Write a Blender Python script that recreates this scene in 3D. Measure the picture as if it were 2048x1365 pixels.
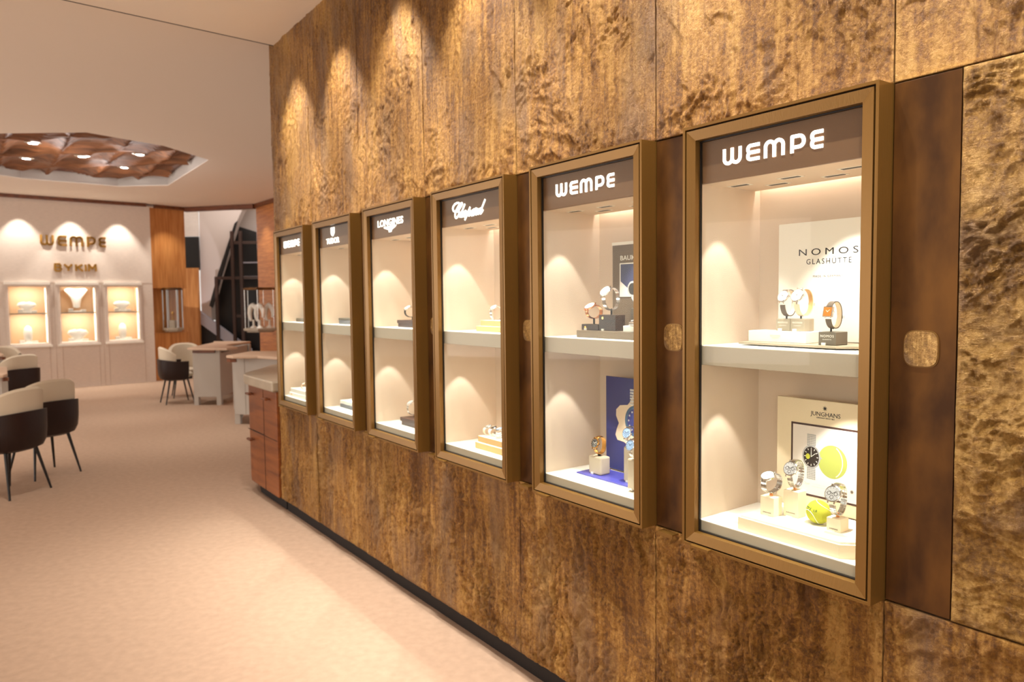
import bpy, bmesh, math, random
import numpy as np
from mathutils import Vector, Matrix, noise
random.seed(7)
for o in list(bpy.data.objects): bpy.data.objects.remove(o)
SC = bpy.context.scene
COL = SC.collection
PI = math.pi
EYE = 1.63
# ------------------------------------------------------------------ camera
F_PX, PITCH, ROLL = 1457.43, 0.057916, -0.011685
cr, sr, cp, sp = math.cos(ROLL), math.sin(ROLL), math.cos(PITCH), math.sin(PITCH)
fwd = Vector((0, cp, -sp)); up0 = Vector((0, sp, cp)); r0 = Vector((1, 0, 0))
right = r0*cr + up0*sr; up = up0*cr - r0*sr
cam_d = bpy.data.cameras.new('camera'); cam = bpy.data.objects.new('camera', cam_d); COL.objects.link(cam)
M = Matrix((right, up, -fwd)).transposed().to_4x4(); M.translation = Vector((0, 0, EYE))
cam.matrix_world = M
cam_d.sensor_width = 36; cam_d.lens = F_PX*36/2048; cam_d.clip_start = .05
cam_d.dof.use_dof = True; cam_d.dof.focus_distance = 2.05; cam_d.dof.aperture_fstop = 4.2
SC.camera = cam
# ------------------------------------------------------------------ view, world
SC.view_settings.view_transform = 'Standard'; SC.view_settings.look = 'None'
SC.view_settings.gamma = 1; SC.view_settings.exposure = 0.08; SC.view_settings.use_curve_mapping = False
w = bpy.data.worlds.new('room_air'); SC.world = w; w.use_nodes = True
w.node_tree.nodes['Background'].inputs[0].default_value = (1.0, .94, .87, 1)
w.node_tree.nodes['Background'].inputs[1].default_value = .95
WARM = (1, .94, .84)
# wall frame: s along the showcase wall (towards the viewer), d into the wall, z up
A = math.radians(-54.07)
DX = Vector((math.cos(A), math.sin(A), 0)); NX = Vector((-math.sin(A), math.cos(A), 0))
OX = Vector((0.53003748, 2.26153939, 0))
MOD = .777; WD = .0665
def wpt(s, d, z): return OX + DX*s + NX*d + Vector((0, 0, z))
def spot(name, loc, aim, power, deg, blend=.4, size=.02, col=WARM):
    l = bpy.data.lights.new(name, 'SPOT'); l.energy = power; l.spot_size = math.radians(deg); l.spot_blend = blend
    l.shadow_soft_size = size; l.color = col
    o = bpy.data.objects.new(name, l); COL.objects.link(o); o.location = loc
    o.rotation_euler = (Vector(aim)-Vector(loc)).to_track_quat('-Z', 'Y').to_euler(); return o
def area(name, loc, aim, power, sx, sy, col=WARM, rz=None):
    l = bpy.data.lights.new(name, 'AREA'); l.shape = 'RECTANGLE'; l.size = sx; l.size_y = sy; l.energy = power; l.color = col
    o = bpy.data.objects.new(name, l); COL.objects.link(o); o.location = loc
    o.rotation_euler = (Vector(aim)-Vector(loc)).to_track_quat('-Z', 'Y').to_euler()
    if rz is not None: o.rotation_euler = (0, 0, rz)
    return o
# soft fill panels added out of view, one behind the viewer
area('rear_fill_light', (-2.5, -4.5, 2.0), (-2, 4, 1.4), 110, 7, 2.6, (1, .92, .82))
area('side_fill_light', (-12.5, 5.0, 1.7), (0, 6.5, 1.9), 260, 8, 2.8, (1, .92, .84))  # added fill from the far left, lifts the ceiling
# wall washers along the stone wall
for k in range(7):
    s = -3.51 + MOD*k
    spot('wall_washer', wpt(s, WD-.24, 3.515), wpt(s, WD-.20, 0), 95, 70, .6, .015)
for k in range(6):  # second row, added to rake light down the lower stone
    s = -3.3 + .86*k
    spot('wall_fill_spot', wpt(s, WD-.62, 3.515), wpt(s, WD-.02, 0), 110, 62, .9, .015)
# downlights over the carpet; the last few are added, unseen, for ceiling bounce
for (x, y, p) in [(-1.9, 3.4, 65), (-3.4, 5.2, 120), (-4.6, 9.2, 170), (-2.9, 8.0, 110), (-6.3, 11.0, 150), (-3.6, 2.2, 110), (-.8, 1.4, 30), (-5.0, 13.6, 140), (-6.8, 7.4, 220), (-6.0, 4.2, 220), (-2.5, -.5, 200), (-5.5, .8, 200), (-.8, -1.6, 160)]:
    z = 3.50 if (x+2.763)*.642-(y-4.662)*.767 > 0 else 3.64
    spot('ceiling_downlight_and_fill', (x, y, z), (x, y, 0), p, 74, .9, .05)
# washers on the pale cabinet wall and on the timber
W0 = Vector((-9.32, 13.46, 0)); WDX = Vector((.754, .657, 0)).normalized(); WNX = Vector((-WDX.y, WDX.x, 0))
def hpt(u, d, z): return W0 + WDX*u + WNX*d + Vector((0, 0, z))
for u in (.257, 1.09, 1.916):
    spot('cabinet_wall_washer', hpt(u, -.28, 3.62), hpt(u, -.22, 0), 105, 70, .5, .015)
spot('timber_washer', (-6.95, 15.0, 3.6), (-7.15, 15.5, 1.6), 45, 70, .8)
spot('timber_washer', (-5.35, 14.6, 3.6), (-5.05, 15.0, 1.6), 40, 80, .8)
spot('stair_light', (-6.6, 15.9, 1.0), (-7.75, 17.45, 2.45), 60, 42, .15, .01, (.93, .93, 1))
# ------------------------------------------------------------------ mesh helpers
class MB:
    def __init__(s): s.bm = bmesh.new()
    def box(s, x0, x1, y0, y1, z0, z1, m=None):
        vs = [s.bm.verts.new(Vector(p) if m is None else m @ Vector(p)) for p in
              [(x0,y0,z0),(x1,y0,z0),(x1,y1,z0),(x0,y1,z0),(x0,y0,z1),(x1,y0,z1),(x1,y1,z1),(x0,y1,z1)]]
        for f in ((3,2,1,0),(4,5,6,7),(0,1,5,4),(1,2,6,5),(2,3,7,6),(3,0,4,7)): s.bm.faces.new([vs[i] for i in f])
        return s
    def prism(s, pts, h0, h1, axis='z', m=None):
        def P(a, b, h):
            v = Vector((a,b,h)) if axis == 'z' else (Vector((a,h,b)) if axis == 'y' else Vector((h,a,b)))
            return v if m is None else m @ v
        lo = [s.bm.verts.new(P(a,b,h0)) for a,b in pts]; hi = [s.bm.verts.new(P(a,b,h1)) for a,b in pts]
        n = len(pts)
        s.bm.faces.new(list(reversed(lo))); s.bm.faces.new(hi)
        for i in range(n): s.bm.faces.new([lo[i], lo[(i+1)%n], hi[(i+1)%n], hi[i]])
        return s
    def lathe(s, prof, n=32, m=None, cap=True, sx=1, sy=1):
        rings = []
        for r, z in prof:
            ring = []
            for i in range(n):
                a = 2*PI*i/n; v = Vector((r*math.cos(a)*sx, r*math.sin(a)*sy, z))
                ring.append(s.bm.verts.new(v if m is None else m @ v))
            rings.append(ring)
        for a, b in zip(rings, rings[1:]):
            for i in range(n): s.bm.faces.new([a[i], a[(i+1)%n], b[(i+1)%n], b[i]])
        if cap:
            s.bm.faces.new(list(reversed(rings[0]))); s.bm.faces.new(rings[-1])
        return s
    def tube(s, pts, rad, n=8, closed=False):
        pts = [Vector(p) for p in pts]; rings = []; L = len(pts)
        rads = rad if isinstance(rad, (list, tuple)) else [rad]*L
        prev = None
        for i, p in enumerate(pts):
            t = (pts[(i+1)%L]-pts[i-1]) if closed else (pts[min(i+1, L-1)]-pts[max(i-1, 0)])
            t.normalize()
            if prev is None:
                a = t.cross(Vector((0,0,1)));
                if a.length < .05: a = t.cross(Vector((1,0,0)))
            else: a = prev - t*prev.dot(t)
            a.normalize(); b = t.cross(a); prev = a
            rings.append([s.bm.verts.new(p + (a*math.cos(2*PI*k/n)+b*math.sin(2*PI*k/n))*rads[i]) for k in range(n)])
        rr = list(zip(rings, rings[1:])) + ([(rings[-1], rings[0])] if closed else [])
        for a, b in rr:
            for k in range(n): s.bm.faces.new([a[k], a[(k+1)%n], b[(k+1)%n], b[k]])
        if not closed: s.bm.faces.new(list(reversed(rings[0]))); s.bm.faces.new(rings[-1])
        return s
    def loft(s, rings, closed=True, cap=False):
        R = [[s.bm.verts.new(Vector(p)) for p in r] for r in rings]; n = len(R[0])
        for a, b in zip(R, R[1:]):
            for i in range(n if closed else n-1): s.bm.faces.new([a[i], a[(i+1)%n], b[(i+1)%n], b[i]])
        if cap: s.bm.faces.new(list(reversed(R[0]))); s.bm.faces.new(R[-1])
        return s
    def frame(s, x0, x1, z0, z1, prof):
        """mitred rectangular ring in the x-z plane; prof = closed list of (inset, y)"""
        rings = []
        for (i, y) in prof: rings.append([(x0+i, y, z0+i), (x1-i, y, z0+i), (x1-i, y, z1-i), (x0+i, y, z1-i)])
        rings.append(rings[0])
        return s.loft(rings, True)
    def build(s, name, mat, parent=None, smooth=False, bevel=0, seg=2, sub=0, loc=None, rot=None):
        bmesh.ops.recalc_face_normals(s.bm, faces=s.bm.faces)
        me = bpy.data.meshes.new(name); s.bm.to_mesh(me); s.bm.free()
        o = bpy.data.objects.new(name, me); COL.objects.link(o); me.materials.append(mat)
        if smooth:
            for p in me.polygons: p.use_smooth = True
            try: me.set_sharp_from_angle(angle=math.radians(38))
            except Exception: pass
        if bevel:
            b = o.modifiers.new('bevel', 'BEVEL'); b.width = bevel; b.segments = seg; b.limit_method = 'ANGLE'
        if sub:
            b = o.modifiers.new('sub', 'SUBSURF'); b.levels = sub; b.render_levels = sub
        if parent: o.parent = parent
        if loc is not None: o.location = loc
        if rot is not None: o.rotation_euler = rot
        return o
def empty(name, loc=(0,0,0), rz=0):
    o = bpy.data.objects.new(name, None); o.empty_display_size = .1; COL.objects.link(o)
    o.location = loc; o.rotation_euler = (0, 0, rz); return o
def tag(o, label, cat, group=None):
    o['label'] = label; o['category'] = cat
    if group: o['group'] = group
    return o
def struct(o): o['kind'] = 'structure'; return o
def wframe(o, s=0, d=0, z=0): o.location = wpt(s, d, z); o.rotation_euler = (0, 0, A); return o
def wempty(name, s, d, z, rz=0):
    o = empty(name); wframe(o, s, d, z); o.rotation_euler[2] += rz; return o
def hit(px, py, dep, cab=0):
    """where the sight line of a photo pixel meets the vertical plane at depth dep in the wall frame"""
    v = fwd + right*(px-1024)/F_PX + up*(682.5-py)/F_PX
    t = (OX.dot(NX)+dep)/v.dot(NX); p = v*t
    return (p-OX).dot(DX)+MOD*cab, p.z+EYE
def strokes(mb, lines, w, y0, y1):
    for L in lines:
        for (ax, az), (bx, bz) in zip(L, L[1:]):
            dx, dz = bx-ax, bz-az; l = math.hypot(dx, dz)
            if l < 1e-7: continue
            nx, nz = -dz/l*w/2, dx/l*w/2
            mb.prism([(ax+nx,az+nz),(ax-nx,az-nz),(bx-nx,bz-nz),(bx+nx,bz+nz)], y0, y1, 'y')
        for (ax, az) in L[1:-1]:
            mb.prism([(ax+w/2*math.cos(a*PI/5), az+w/2*math.sin(a*PI/5)) for a in range(10)], y0, y1, 'y')
    return mb
def arc(cx, cz, rx, rz, a0, a1, n=7):
    return [(cx+rx*math.cos(math.radians(a0+(a1-a0)*i/n)), cz+rz*math.sin(math.radians(a0+(a1-a0)*i/n))) for i in range(n+1)]
def wempe(w, h, t):
    """the rounded capital lettering, lower left at 0,0"""
    k = t/2; H = h-t; out = []
    def U(x0, x1, flip):
        r = min((x1-x0)/2, h*.42)
        pts = [(x0, h)] + [(x0, k+r)] + arc(x0+r, k+r, r, r, 180, 270) + arc(x1-r, k+r, r, r, 270, 360) + [(x1, k+r), (x1, h)]
        return [(a, h-b) for a, b in pts] if flip else pts
    def E(x0, x1):
        q = h*.2; m = h/2
        a = [(x1, h-k)] + arc(x0+q, h-k-q*.9, q, q*.9, 90, 180) + arc(x0+q, m+q*.9, q, q*.9, 180, 270) + [(x1, m)]
        b = [(x1, m)] + arc(x0+q, m-q*.9, q, q*.9, 90, 180) + arc(x0+q, k+q*.9, q, q*.9, 180, 270) + [(x1, k)]
        return [a, b]
    x = [0, .205, .258, .395, .44, .645, .70, .84, .885, 1.0]
    x = [v*w for v in x]
    m = (x[0]+x[1])/2
    out += [U(x[0]+k, m, False), U(m, x[1]-k, False)]
    out += E(x[2]+k, x[3])
    m = (x[4]+x[5])/2
    out += [U(x[4]+k, m, True), U(m, x[5]-k, True)]
    a, b = x[6]+k, x[7]-k; r = h*.28
    out += [[(a, 0), (a, h-k), (b-r, h-k)] + arc(b-r, h-k-r, r, r, 90, 0) + arc(b-r, h*.30+r*.9, r, r*.9, 0, -90) + [(a, h*.30)]]
    out += E(x[8]+k, x[9])
    return out
def text(name, body, mat, parent, x, z, y, width=None, height=None, th=.0008, off=0, space=1.0, align='LEFT', shear=0):
    c = bpy.data.curves.new(name, 'FONT'); c.body = body; c.size = 1; c.extrude = .01; c.offset = off
    c.space_character = space; c.shear = shear; c.resolution_u = 3
    t = bpy.data.objects.new(name, c); COL.objects.link(t)
    dg = bpy.context.evaluated_depsgraph_get(); dg.update()
    me = bpy.data.meshes.new_from_object(t.evaluated_get(dg)); bpy.data.objects.remove(t)
    xs = [v.co.x for v in me.vertices]; ys = [v.co.y for v in me.vertices]
    W = max(xs)-min(xs); H = max(ys)-min(ys)
    ky = height/H if height else width/W; kx = width/W if width else ky
    x0 = min(xs) if align == 'LEFT' else (min(xs)+max(xs))/2
    y0 = min(ys)
    for v in me.vertices:
        a, b, e = v.co; v.co = ((a-x0)*kx, (-th if e > 0 else th*.5), (b-y0)*ky)
    me.materials.clear(); me.materials.append(mat)
    o = bpy.data.objects.new(name, me); COL.objects.link(o); o.parent = parent; o.location = (x, y, z); return o
# ------------------------------------------------------------------ materials
def nm(name):
    m = bpy.data.materials.new(name); m.use_nodes = True; nt = m.node_tree
    return m, nt, nt.nodes['Principled BSDF']
def N(nt, t, **k):
    n = nt.nodes.new(t)
    for a, b in k.items():
        if a.startswith('i_'):
            key = a[2:]; key = int(key) if key.isdigit() else key.replace('_', ' ')
            n.inputs[key].default_value = b
        else: setattr(n, a, b)
    return n
def srgb(r, g, b):
    f = lambda c: (c/255/12.92) if c/255 <= .04045 else ((c/255+.055)/1.055)**2.4
    return (f(r), f(g), f(b), 1)
def plain(name, col, rough=.5, metal=0, spec=.5, bump=0, bscale=200, var=0, vscale=8, coat=0, stretch=(1,1,1)):
    m, nt, p = nm(name); L = nt.links
    p.inputs['Base Color'].default_value = col; p.inputs['Roughness'].default_value = rough
    p.inputs['Metallic'].default_value = metal; p.inputs['Specular IOR Level'].default_value = spec
    p.inputs['Coat Weight'].default_value = coat
    tc = N(nt, 'ShaderNodeTexCoord'); mp = N(nt, 'ShaderNodeMapping'); mp.inputs['Scale'].default_value = stretch
    L.new(tc.outputs['Object'], mp.inputs[0])
    if var:
        n = N(nt, 'ShaderNodeTexNoise', i_Scale=vscale, i_Detail=4.0); L.new(mp.outputs[0], n.inputs['Vector'])
        r = N(nt, 'ShaderNodeMapRange', i_1=.3, i_2=.7, i_3=1-var, i_4=1+var); L.new(n.outputs['Fac'], r.inputs[0])
        mx = N(nt, 'ShaderNodeVectorMath', operation='SCALE'); mx.inputs[0].default_value = col[:3]
        L.new(r.outputs[0], mx.inputs['Scale']); L.new(mx.outputs[0], p.inputs['Base Color'])
    if bump:
        n = N(nt, 'ShaderNodeTexNoise', i_Scale=bscale, i_Detail=3.0); L.new(mp.outputs[0], n.inputs['Vector'])
        b = N(nt, 'ShaderNodeBump', i_Strength=bump, i_Distance=.002); L.new(n.outputs['Fac'], b.inputs['Height']); L.new(b.outputs[0], p.inputs['Normal'])
    return m
def emit(name, col, st):
    m, nt, p = nm(name); p.inputs['Base Color'].default_value = col; p.inputs['Emission Color'].default_value = col; p.inputs['Emission Strength'].default_value = st
    return m
def stone(name, sx, sz, big, dark, mid, light, bstr=1.0):
    """golden slate veneer; sx, sz stretch the grain in the wall plane"""
    m, nt, p = nm(name); L = nt.links
    tc = N(nt, 'ShaderNodeTexCoord')
    def mapped(a, c):
        q = N(nt, 'ShaderNodeMapping'); q.inputs['Scale'].default_value = (a, 1, c); L.new(tc.outputs['Object'], q.inputs[0]); return q.outputs[0]
    def noi(v, **k):
        q = N(nt, 'ShaderNodeTexNoise', **k); L.new(v, q.inputs['Vector']); return q.outputs['Fac']
    def ma(op, a, b_, c=None):
        q = N(nt, 'ShaderNodeMath', operation=op)
        for i_, x in enumerate((a, b_, c)):
            if x is None: continue
            if isinstance(x, (int, float)): q.inputs[i_].default_value = x
            else: L.new(x, q.inputs[i_])
        return q.outputs[0]
    def rng(v, a, b_, c, d):
        q = N(nt, 'ShaderNodeMapRange', i_1=a, i_2=b_, i_3=c, i_4=d); L.new(v, q.inputs[0]); return q.outputs[0]
    vc = mapped(sx, sz); vr = mapped(sx*.8, sz*1.35); vi = mapped(1, 1)
    streak = noi(mapped(sx*4.0, sz*.7), i_Scale=5.0, i_Detail=8.0, i_Roughness=.65)
    patch = noi(vc, i_Scale=1.7, i_Detail=7.0, i_Roughness=.6, i_Distortion=.4)
    grain = noi(vi, i_Scale=75.0, i_Detail=8.0, i_Roughness=.75)
    mid_n = noi(vr, i_Scale=big*3.2, i_Detail=10.0, i_Roughness=.74, i_Distortion=.1)
    vein = noi(vr, i_Scale=big, i_Detail=10.0, i_Roughness=.72, i_Distortion=.15)
    mask = rng(noi(vi, i_Scale=2.3, i_Detail=3.0), .42, .62, .15, 1.0)
    rv = ma('POWER', ma('SUBTRACT', 1.0, ma('MINIMUM', ma('MULTIPLY', ma('ABSOLUTE', ma('SUBTRACT', vein, .5), 0), 9.0), 1.0)), 2.2)
    rm = ma('POWER', ma('SUBTRACT', 1.0, ma('MINIMUM', ma('MULTIPLY', ma('ABSOLUTE', ma('SUBTRACT', mid_n, .5), 0), 7.0), 1.0)), 2.0)
    c1 = ma('ADD', ma('MULTIPLY', streak, .32), ma('ADD', ma('MULTIPLY', patch, .30), ma('MULTIPLY', grain, .38)))
    cr_ = N(nt, 'ShaderNodeValToRGB'); e = cr_.color_ramp.elements
    e[0].position = .435; e[0].color = dark; e[1].position = .565; e[1].color = light
    x = e.new(.50); x.color = mid
    L.new(c1, cr_.inputs[0])
    gr = N(nt, 'ShaderNodeMix', data_type='RGBA'); gr.inputs[7].default_value = srgb(136, 106, 78)
    L.new(rng(noi(vc, i_Scale=2.4, i_Detail=5.0), .52, .66, 0.0, .6), gr.inputs[0]); L.new(cr_.outputs[0], gr.inputs[6])
    L.new(gr.outputs[2], p.inputs['Base Color'])
    h = ma('MULTIPLY', ma('MULTIPLY', rv, .55), mask)
    h = ma('ADD', h, ma('MULTIPLY', ma('MULTIPLY', rm, .26), mask))
    h = ma('ADD', h, ma('MULTIPLY', grain, 1.0))
    h = ma('ADD', h, ma('MULTIPLY', streak, .15))
    bp = N(nt, 'ShaderNodeBump', i_Strength=bstr, i_Distance=.011); L.new(h, bp.inputs['Height']); L.new(bp.outputs[0], p.inputs['Normal'])
    p.inputs['Roughness'].default_value = .45; p.inputs['Metallic'].default_value = .3
    p.inputs['Specular IOR Level'].default_value = .6
    return m
def wood(name, dark, light, axis='z', scale=1.0, rough=.4):
    m, nt, p = nm(name); L = nt.links
    tc = N(nt, 'ShaderNodeTexCoord'); mp = N(nt, 'ShaderNodeMapping')
    mp.inputs['Scale'].default_value = (14*scale, 14*scale, .9*scale) if axis == 'z' else (1.3*scale, 9*scale, 14*scale)
    L.new(tc.outputs['Object'], mp.inputs[0])
    n = N(nt, 'ShaderNodeTexNoise', i_Scale=1.5, i_Detail=6.0, i_Distortion=.8); L.new(mp.outputs[0], n.inputs['Vector'])
    r = N(nt, 'ShaderNodeValToRGB'); r.color_ramp.elements[0].position = .3; r.color_ramp.elements[0].color = dark
    r.color_ramp.elements[1].position = .72; r.color_ramp.elements[1].color = light
    L.new(n.outputs['Fac'], r.inputs[0]); L.new(r.outputs[0], p.inputs['Base Color']); p.inputs['Roughness'].default_value = rough
    return m
def glass(name, tint=(.97, 1, .99, 1), rough=0.0):
    m, nt, p = nm(name); L = nt.links
    tr = N(nt, 'ShaderNodeBsdfTransparent'); tr.inputs[0].default_value = tint
    gl = N(nt, 'ShaderNodeBsdfGlossy'); gl.inputs['Roughness'].default_value = rough
    lw = N(nt, 'ShaderNodeLayerWeight', i_0=.5); pw = N(nt, 'ShaderNodeMath', operation='POWER', i_1=5.0); L.new(lw.outputs['Facing'], pw.inputs[0])
    fr = N(nt, 'ShaderNodeMath', operation='MULTIPLY_ADD', i_1=.16, i_2=.010); L.new(pw.outputs[0], fr.inputs[0]); mx = N(nt, 'ShaderNodeMixShader')
    L.new(fr.outputs[0], mx.inputs[0]); L.new(tr.outputs[0], mx.inputs[1]); L.new(gl.outputs[0], mx.inputs[2])
    L.new(mx.outputs[0], nt.nodes['Material Output'].inputs[0]); return m
MS = stone('gold_slate', 2.0, .8, 4.5, srgb(108, 68, 22), srgb(156, 108, 40), srgb(192, 146, 74), 1.0)
MSR = stone('gold_slate_rippled', 1.3, 2.0, 8, srgb(120, 82, 30), srgb(160, 117, 48), srgb(194, 152, 82), 1.0)
MSM = stone('gold_slate_medallion', 6, 6, 8, srgb(130, 92, 40), srgb(176, 132, 64), srgb(220, 178, 108), 1.0)
def bronze_mat():
    m, nt, p = nm('patinated_bronze'); L = nt.links
    tc = N(nt, 'ShaderNodeTexCoord'); mp = N(nt, 'ShaderNodeMapping'); mp.inputs['Scale'].default_value = (3, 3, 1.3); L.new(tc.outputs['Object'], mp.inputs[0])
    n = N(nt, 'ShaderNodeTexNoise', i_Scale=2.6, i_Detail=5.0, i_Roughness=.5, i_Distortion=.15); L.new(mp.outputs[0], n.inputs['Vector'])
    r = N(nt, 'ShaderNodeValToRGB'); r.color_ramp.elements[0].position = .38; r.color_ramp.elements[0].color = srgb(68, 41, 16)
    r.color_ramp.elements[1].position = .64; r.color_ramp.elements[1].color = srgb(114, 75, 30)
    L.new(n.outputs['Fac'], r.inputs[0]); L.new(r.outputs[0], p.inputs['Base Color'])
    p.inputs['Metallic'].default_value = .55; p.inputs['Roughness'].default_value = .45
    return m
MBP = bronze_mat()
MB1 = plain('brushed_bronze', srgb(128, 93, 42), .36, .45, .5, .15, 300, .06, 3, stretch=(1, 1, .02))
MGAP = plain('shadow_gap', srgb(22, 12, 8), .8)
MHEAD = plain('header_brown', srgb(118, 82, 56), .45)
MLIN = plain('lining_cream', srgb(226, 205, 184), .8, 0, .2, .12, 500, .03, 6)
MSHELF = plain('shelf_cream_shaded', srgb(180, 163, 144), .6, 0, .3)  # cream darkened so the unlit fronts' shade sits in the colour
MGLASS = glass('showcase_glass')
MSIGN = emit('sign_light', (1, .95, .88, 1), 1.7)
MBLK = plain('black_satin', srgb(22, 18, 16), .4)
MLED = emit('led_strip', (1, .86, .72, 1), 2.5)
MCARPET = plain('carpet_beige', srgb(182, 155, 134), .95, 0, .1, .9, 420, .06, 22)
MCEIL = plain('ceiling_paint', srgb(246, 238, 228), .9, 0, .1)
MWHITEP = plain('coffer_white', srgb(236, 226, 222), .85, 0, .1)
MFAB = plain('wall_fabric', srgb(222, 208, 196), .9, 0, .15, .4, 60, .06, 30, stretch=(.4, 1, 3))
MFABR = plain('wall_fabric_ribbed', srgb(196, 176, 160), .9, 0, .15, .5, 60, .08, 30, stretch=(3, 1, .4))
MWOOD = wood('cherry_wood', srgb(178, 110, 52), srgb(216, 152, 88))
MWOODH = wood('cherry_wood_cross', srgb(164, 96, 44), srgb(208, 138, 76), 'x')
MWOODS = wood('sideboard_wood', srgb(104, 52, 20), srgb(154, 88, 38), 'x', .7)
MDARKW = wood('walnut_trim', srgb(84, 44, 20), srgb(132, 74, 38), 'x')
MLATT = wood('lattice_wood', srgb(80, 46, 24), srgb(150, 96, 58), 'x', .6, .5)
MSTONETOP = plain('counter_stone', srgb(170, 156, 136), .35, 0, .5, 0, 1, .1, 6)
MGREY = plain('desk_grey', srgb(186, 178, 168), .55)
MTOP = plain('desk_top_beige', srgb(206, 176, 150), .5)
MLEATH = plain('dark_leather', srgb(40, 22, 18), .45, 0, .4)
MCUSH = plain('cushion_cream', srgb(214, 200, 178), .8, 0, .2, .3, 300)
MWHT = plain('display_white', srgb(246, 240, 230), .6)
MGOLDL = plain('brass_letters', srgb(196, 146, 72), .28, .9)
MSTEEL = plain('polished_steel', srgb(216, 214, 212), .18, 1)
MRGOLD = plain('rose_gold', srgb(226, 160, 118), .18, 1)
MGOLD = plain('yellow_gold', srgb(228, 176, 100), .18, 1)
MGLB = glass('smoked_glass', (.35, .33, .32, 1))
MCLR = glass('clear_glass', (.93, .95, .95, 1))
# ------------------------------------------------------------------ setting
FL = MB().box(-16, 9, -7, 22, -.05, 0).build('floor', MCARPET); struct(FL)
ZN, ZF = 3.525, 3.665
S1 = Vector((-1.747, 5.513)); SD = Vector((1.016, .851)).normalized()
sa = S1 + SD*2.2; sb = S1 - SD*15
def poly_slab(name, outer, holes, z0, z1, mat):
    bm = bmesh.new(); es = []
    for loop in [outer]+holes:
        vs = [bm.verts.new((x, y, z0)) for x, y in loop]
        es += [bm.edges.new((vs[i], vs[(i+1) % len(vs)])) for i in range(len(vs))]
    bmesh.ops.triangle_fill(bm, edges=es, use_beauty=True)
    r = bmesh.ops.extrude_face_region(bm, geom=bm.faces[:])
    bmesh.ops.translate(bm, vec=(0, 0, z1-z0), verts=[v for v in r['geom'] if isinstance(v, bmesh.types.BMVert)])
    m = MB(); m.bm.free(); m.bm = bm
    return m.build(name, mat)
near = poly_slab('ceiling_near', [tuple(sa), tuple(sb), (-13, -7), (9, -7), (9, sa.y)], [], ZN, ZN+.2, MCEIL)
near.name = 'ceiling'; struct(near)
OCT = [(-6.075, 8.80), (-5.033, 8.80), (-4.489, 9.60), (-4.31, 10.557), (-5.935, 12.78), (-6.819, 12.826), (-7.90, 11.91), (-8.35, 10.7), (-7.4, 9.4)]
far = poly_slab('ceiling', [tuple(sa), (9, sa.y+5), (9, 16.2), (-7.2, 16.3), (-9.9, 14.0), (-16.3, 8.4), tuple(sb)], [OCT], ZF, ZF+.2, MCEIL)
far['kind'] = 'structure'
tr = MB(); a = S1 - SD*15; b = S1 + SD*.3; nrm = Vector((-SD.y, SD.x))
tr.prism([tuple(a), tuple(b), tuple(b+nrm*.012), tuple(a+nrm*.012)], ZN-.001, ZF-.001)
struct(tr.build('trim_1', MGAP))
# coffer box over the opening
cf = MB(); cf.loft([[(x, y, ZF+.01) for x, y in OCT], [(x, y, ZF+.40) for x, y in OCT]]).build('coffer_side', MWHITEP, far)
cen = Vector((sum(p[0] for p in OCT)/9, sum(p[1] for p in OCT)/9))
# faceted timber lattice inside the coffer
def inside(x, y, poly):
    c = False; j = len(poly)-1
    for i in range(len(poly)):
        xi, yi = poly[i]; xj, yj = poly[j]
        if (yi > y) != (yj > y) and x < (xj-xi)*(y-yi)/(yj-yi)+xi: c = not c
        j = i
    return c
INN = [((x-cen.x)*.975+cen.x, (y-cen.y)*.975+cen.y) for x, y in OCT]
lat = wempty('coffer_lattice', 0, 0, 0); lat.rotation_euler = (0, 0, 0); lat.location = (cen.x, cen.y, ZF+.30)
tag(lat, 'many-sided timber lattice with diamond cells set into the ceiling coffer', 'ceiling lattice')
bm = bmesh.new(); NXg = 90
xs0, xs1 = min(p[0] for p in INN), max(p[0] for p in INN); ys0, ys1 = min(p[1] for p in INN), max(p[1] for p in INN)
# diamond axes chosen so that each lamp sits in the middle of a cell
L1, L2 = Vector((-7.276+6.378, 11.113-11.017)), Vector((-6.5+7.276, 10.079-11.113))
det = L1.x*L2.y-L1.y*L2.x
def uv(x, y):
    dx, dy = x+6.378, y-11.017
    return (dx*L2.y-dy*L2.x)/det, (L1.x*dy-L1.y*dx)/det
def hgt(x, y):
    u, v = uv(x, y); fu = abs((u % 1)-.5)*2; fv = abs((v % 1)-.5)*2
    k = max(fu, fv)**1.0
    k2 = min(abs((u+v) % 1-.5)*2, 1)
    r1 = max(0, 1-fu/.55); r2 = max(0, 1-fv/.55)
    return -.10*max(r1, r2)**1.6 - .035*(1-k2)**2
g = {}
for i in range(NXg+1):
    for j in range(NXg+1):
        x = xs0+(xs1-xs0)*i/NXg; y = ys0+(ys1-ys0)*j/NXg
        g[i, j] = bm.verts.new((x-cen.x, y-cen.y, hgt(x, y)-.10))
for i in range(NXg):
    for j in range(NXg):
        q = [g[i, j], g[i+1, j], g[i+1, j+1], g[i, j+1]]
        if all(inside(v.co.x+cen.x, v.co.y+cen.y, INN) for v in q): bm.faces.new(q)
bmesh.ops.delete(bm, geom=[v for v in bm.verts if not v.link_faces], context='VERTS')
m = MB(); m.bm.free(); m.bm = bm; lp = m.build('faceted_panel', MLATT, lat); 
rim = MB(); n = len(INN)
for i in range(n):
    (ax, ay), (bx, by) = OCT[i], OCT[(i+1) % n]; a_ = Vector((ax, ay))-cen; b_ = Vector((bx, by))-cen
    rim.prism([tuple(a_*.97), tuple(b_*.97), tuple(b_*.995), tuple(a_*.995)], -.13, .05)
rim.build('rim', MDARKW, lat)
MLAMP = emit('lamp_lens', (1, .97, .95, 1), 40)
lamps = [(-6.5, 10.079), (-7.276, 11.113), (-6.378, 11.017), (-5.473, 10.925), (-6.238, 11.933)]
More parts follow.
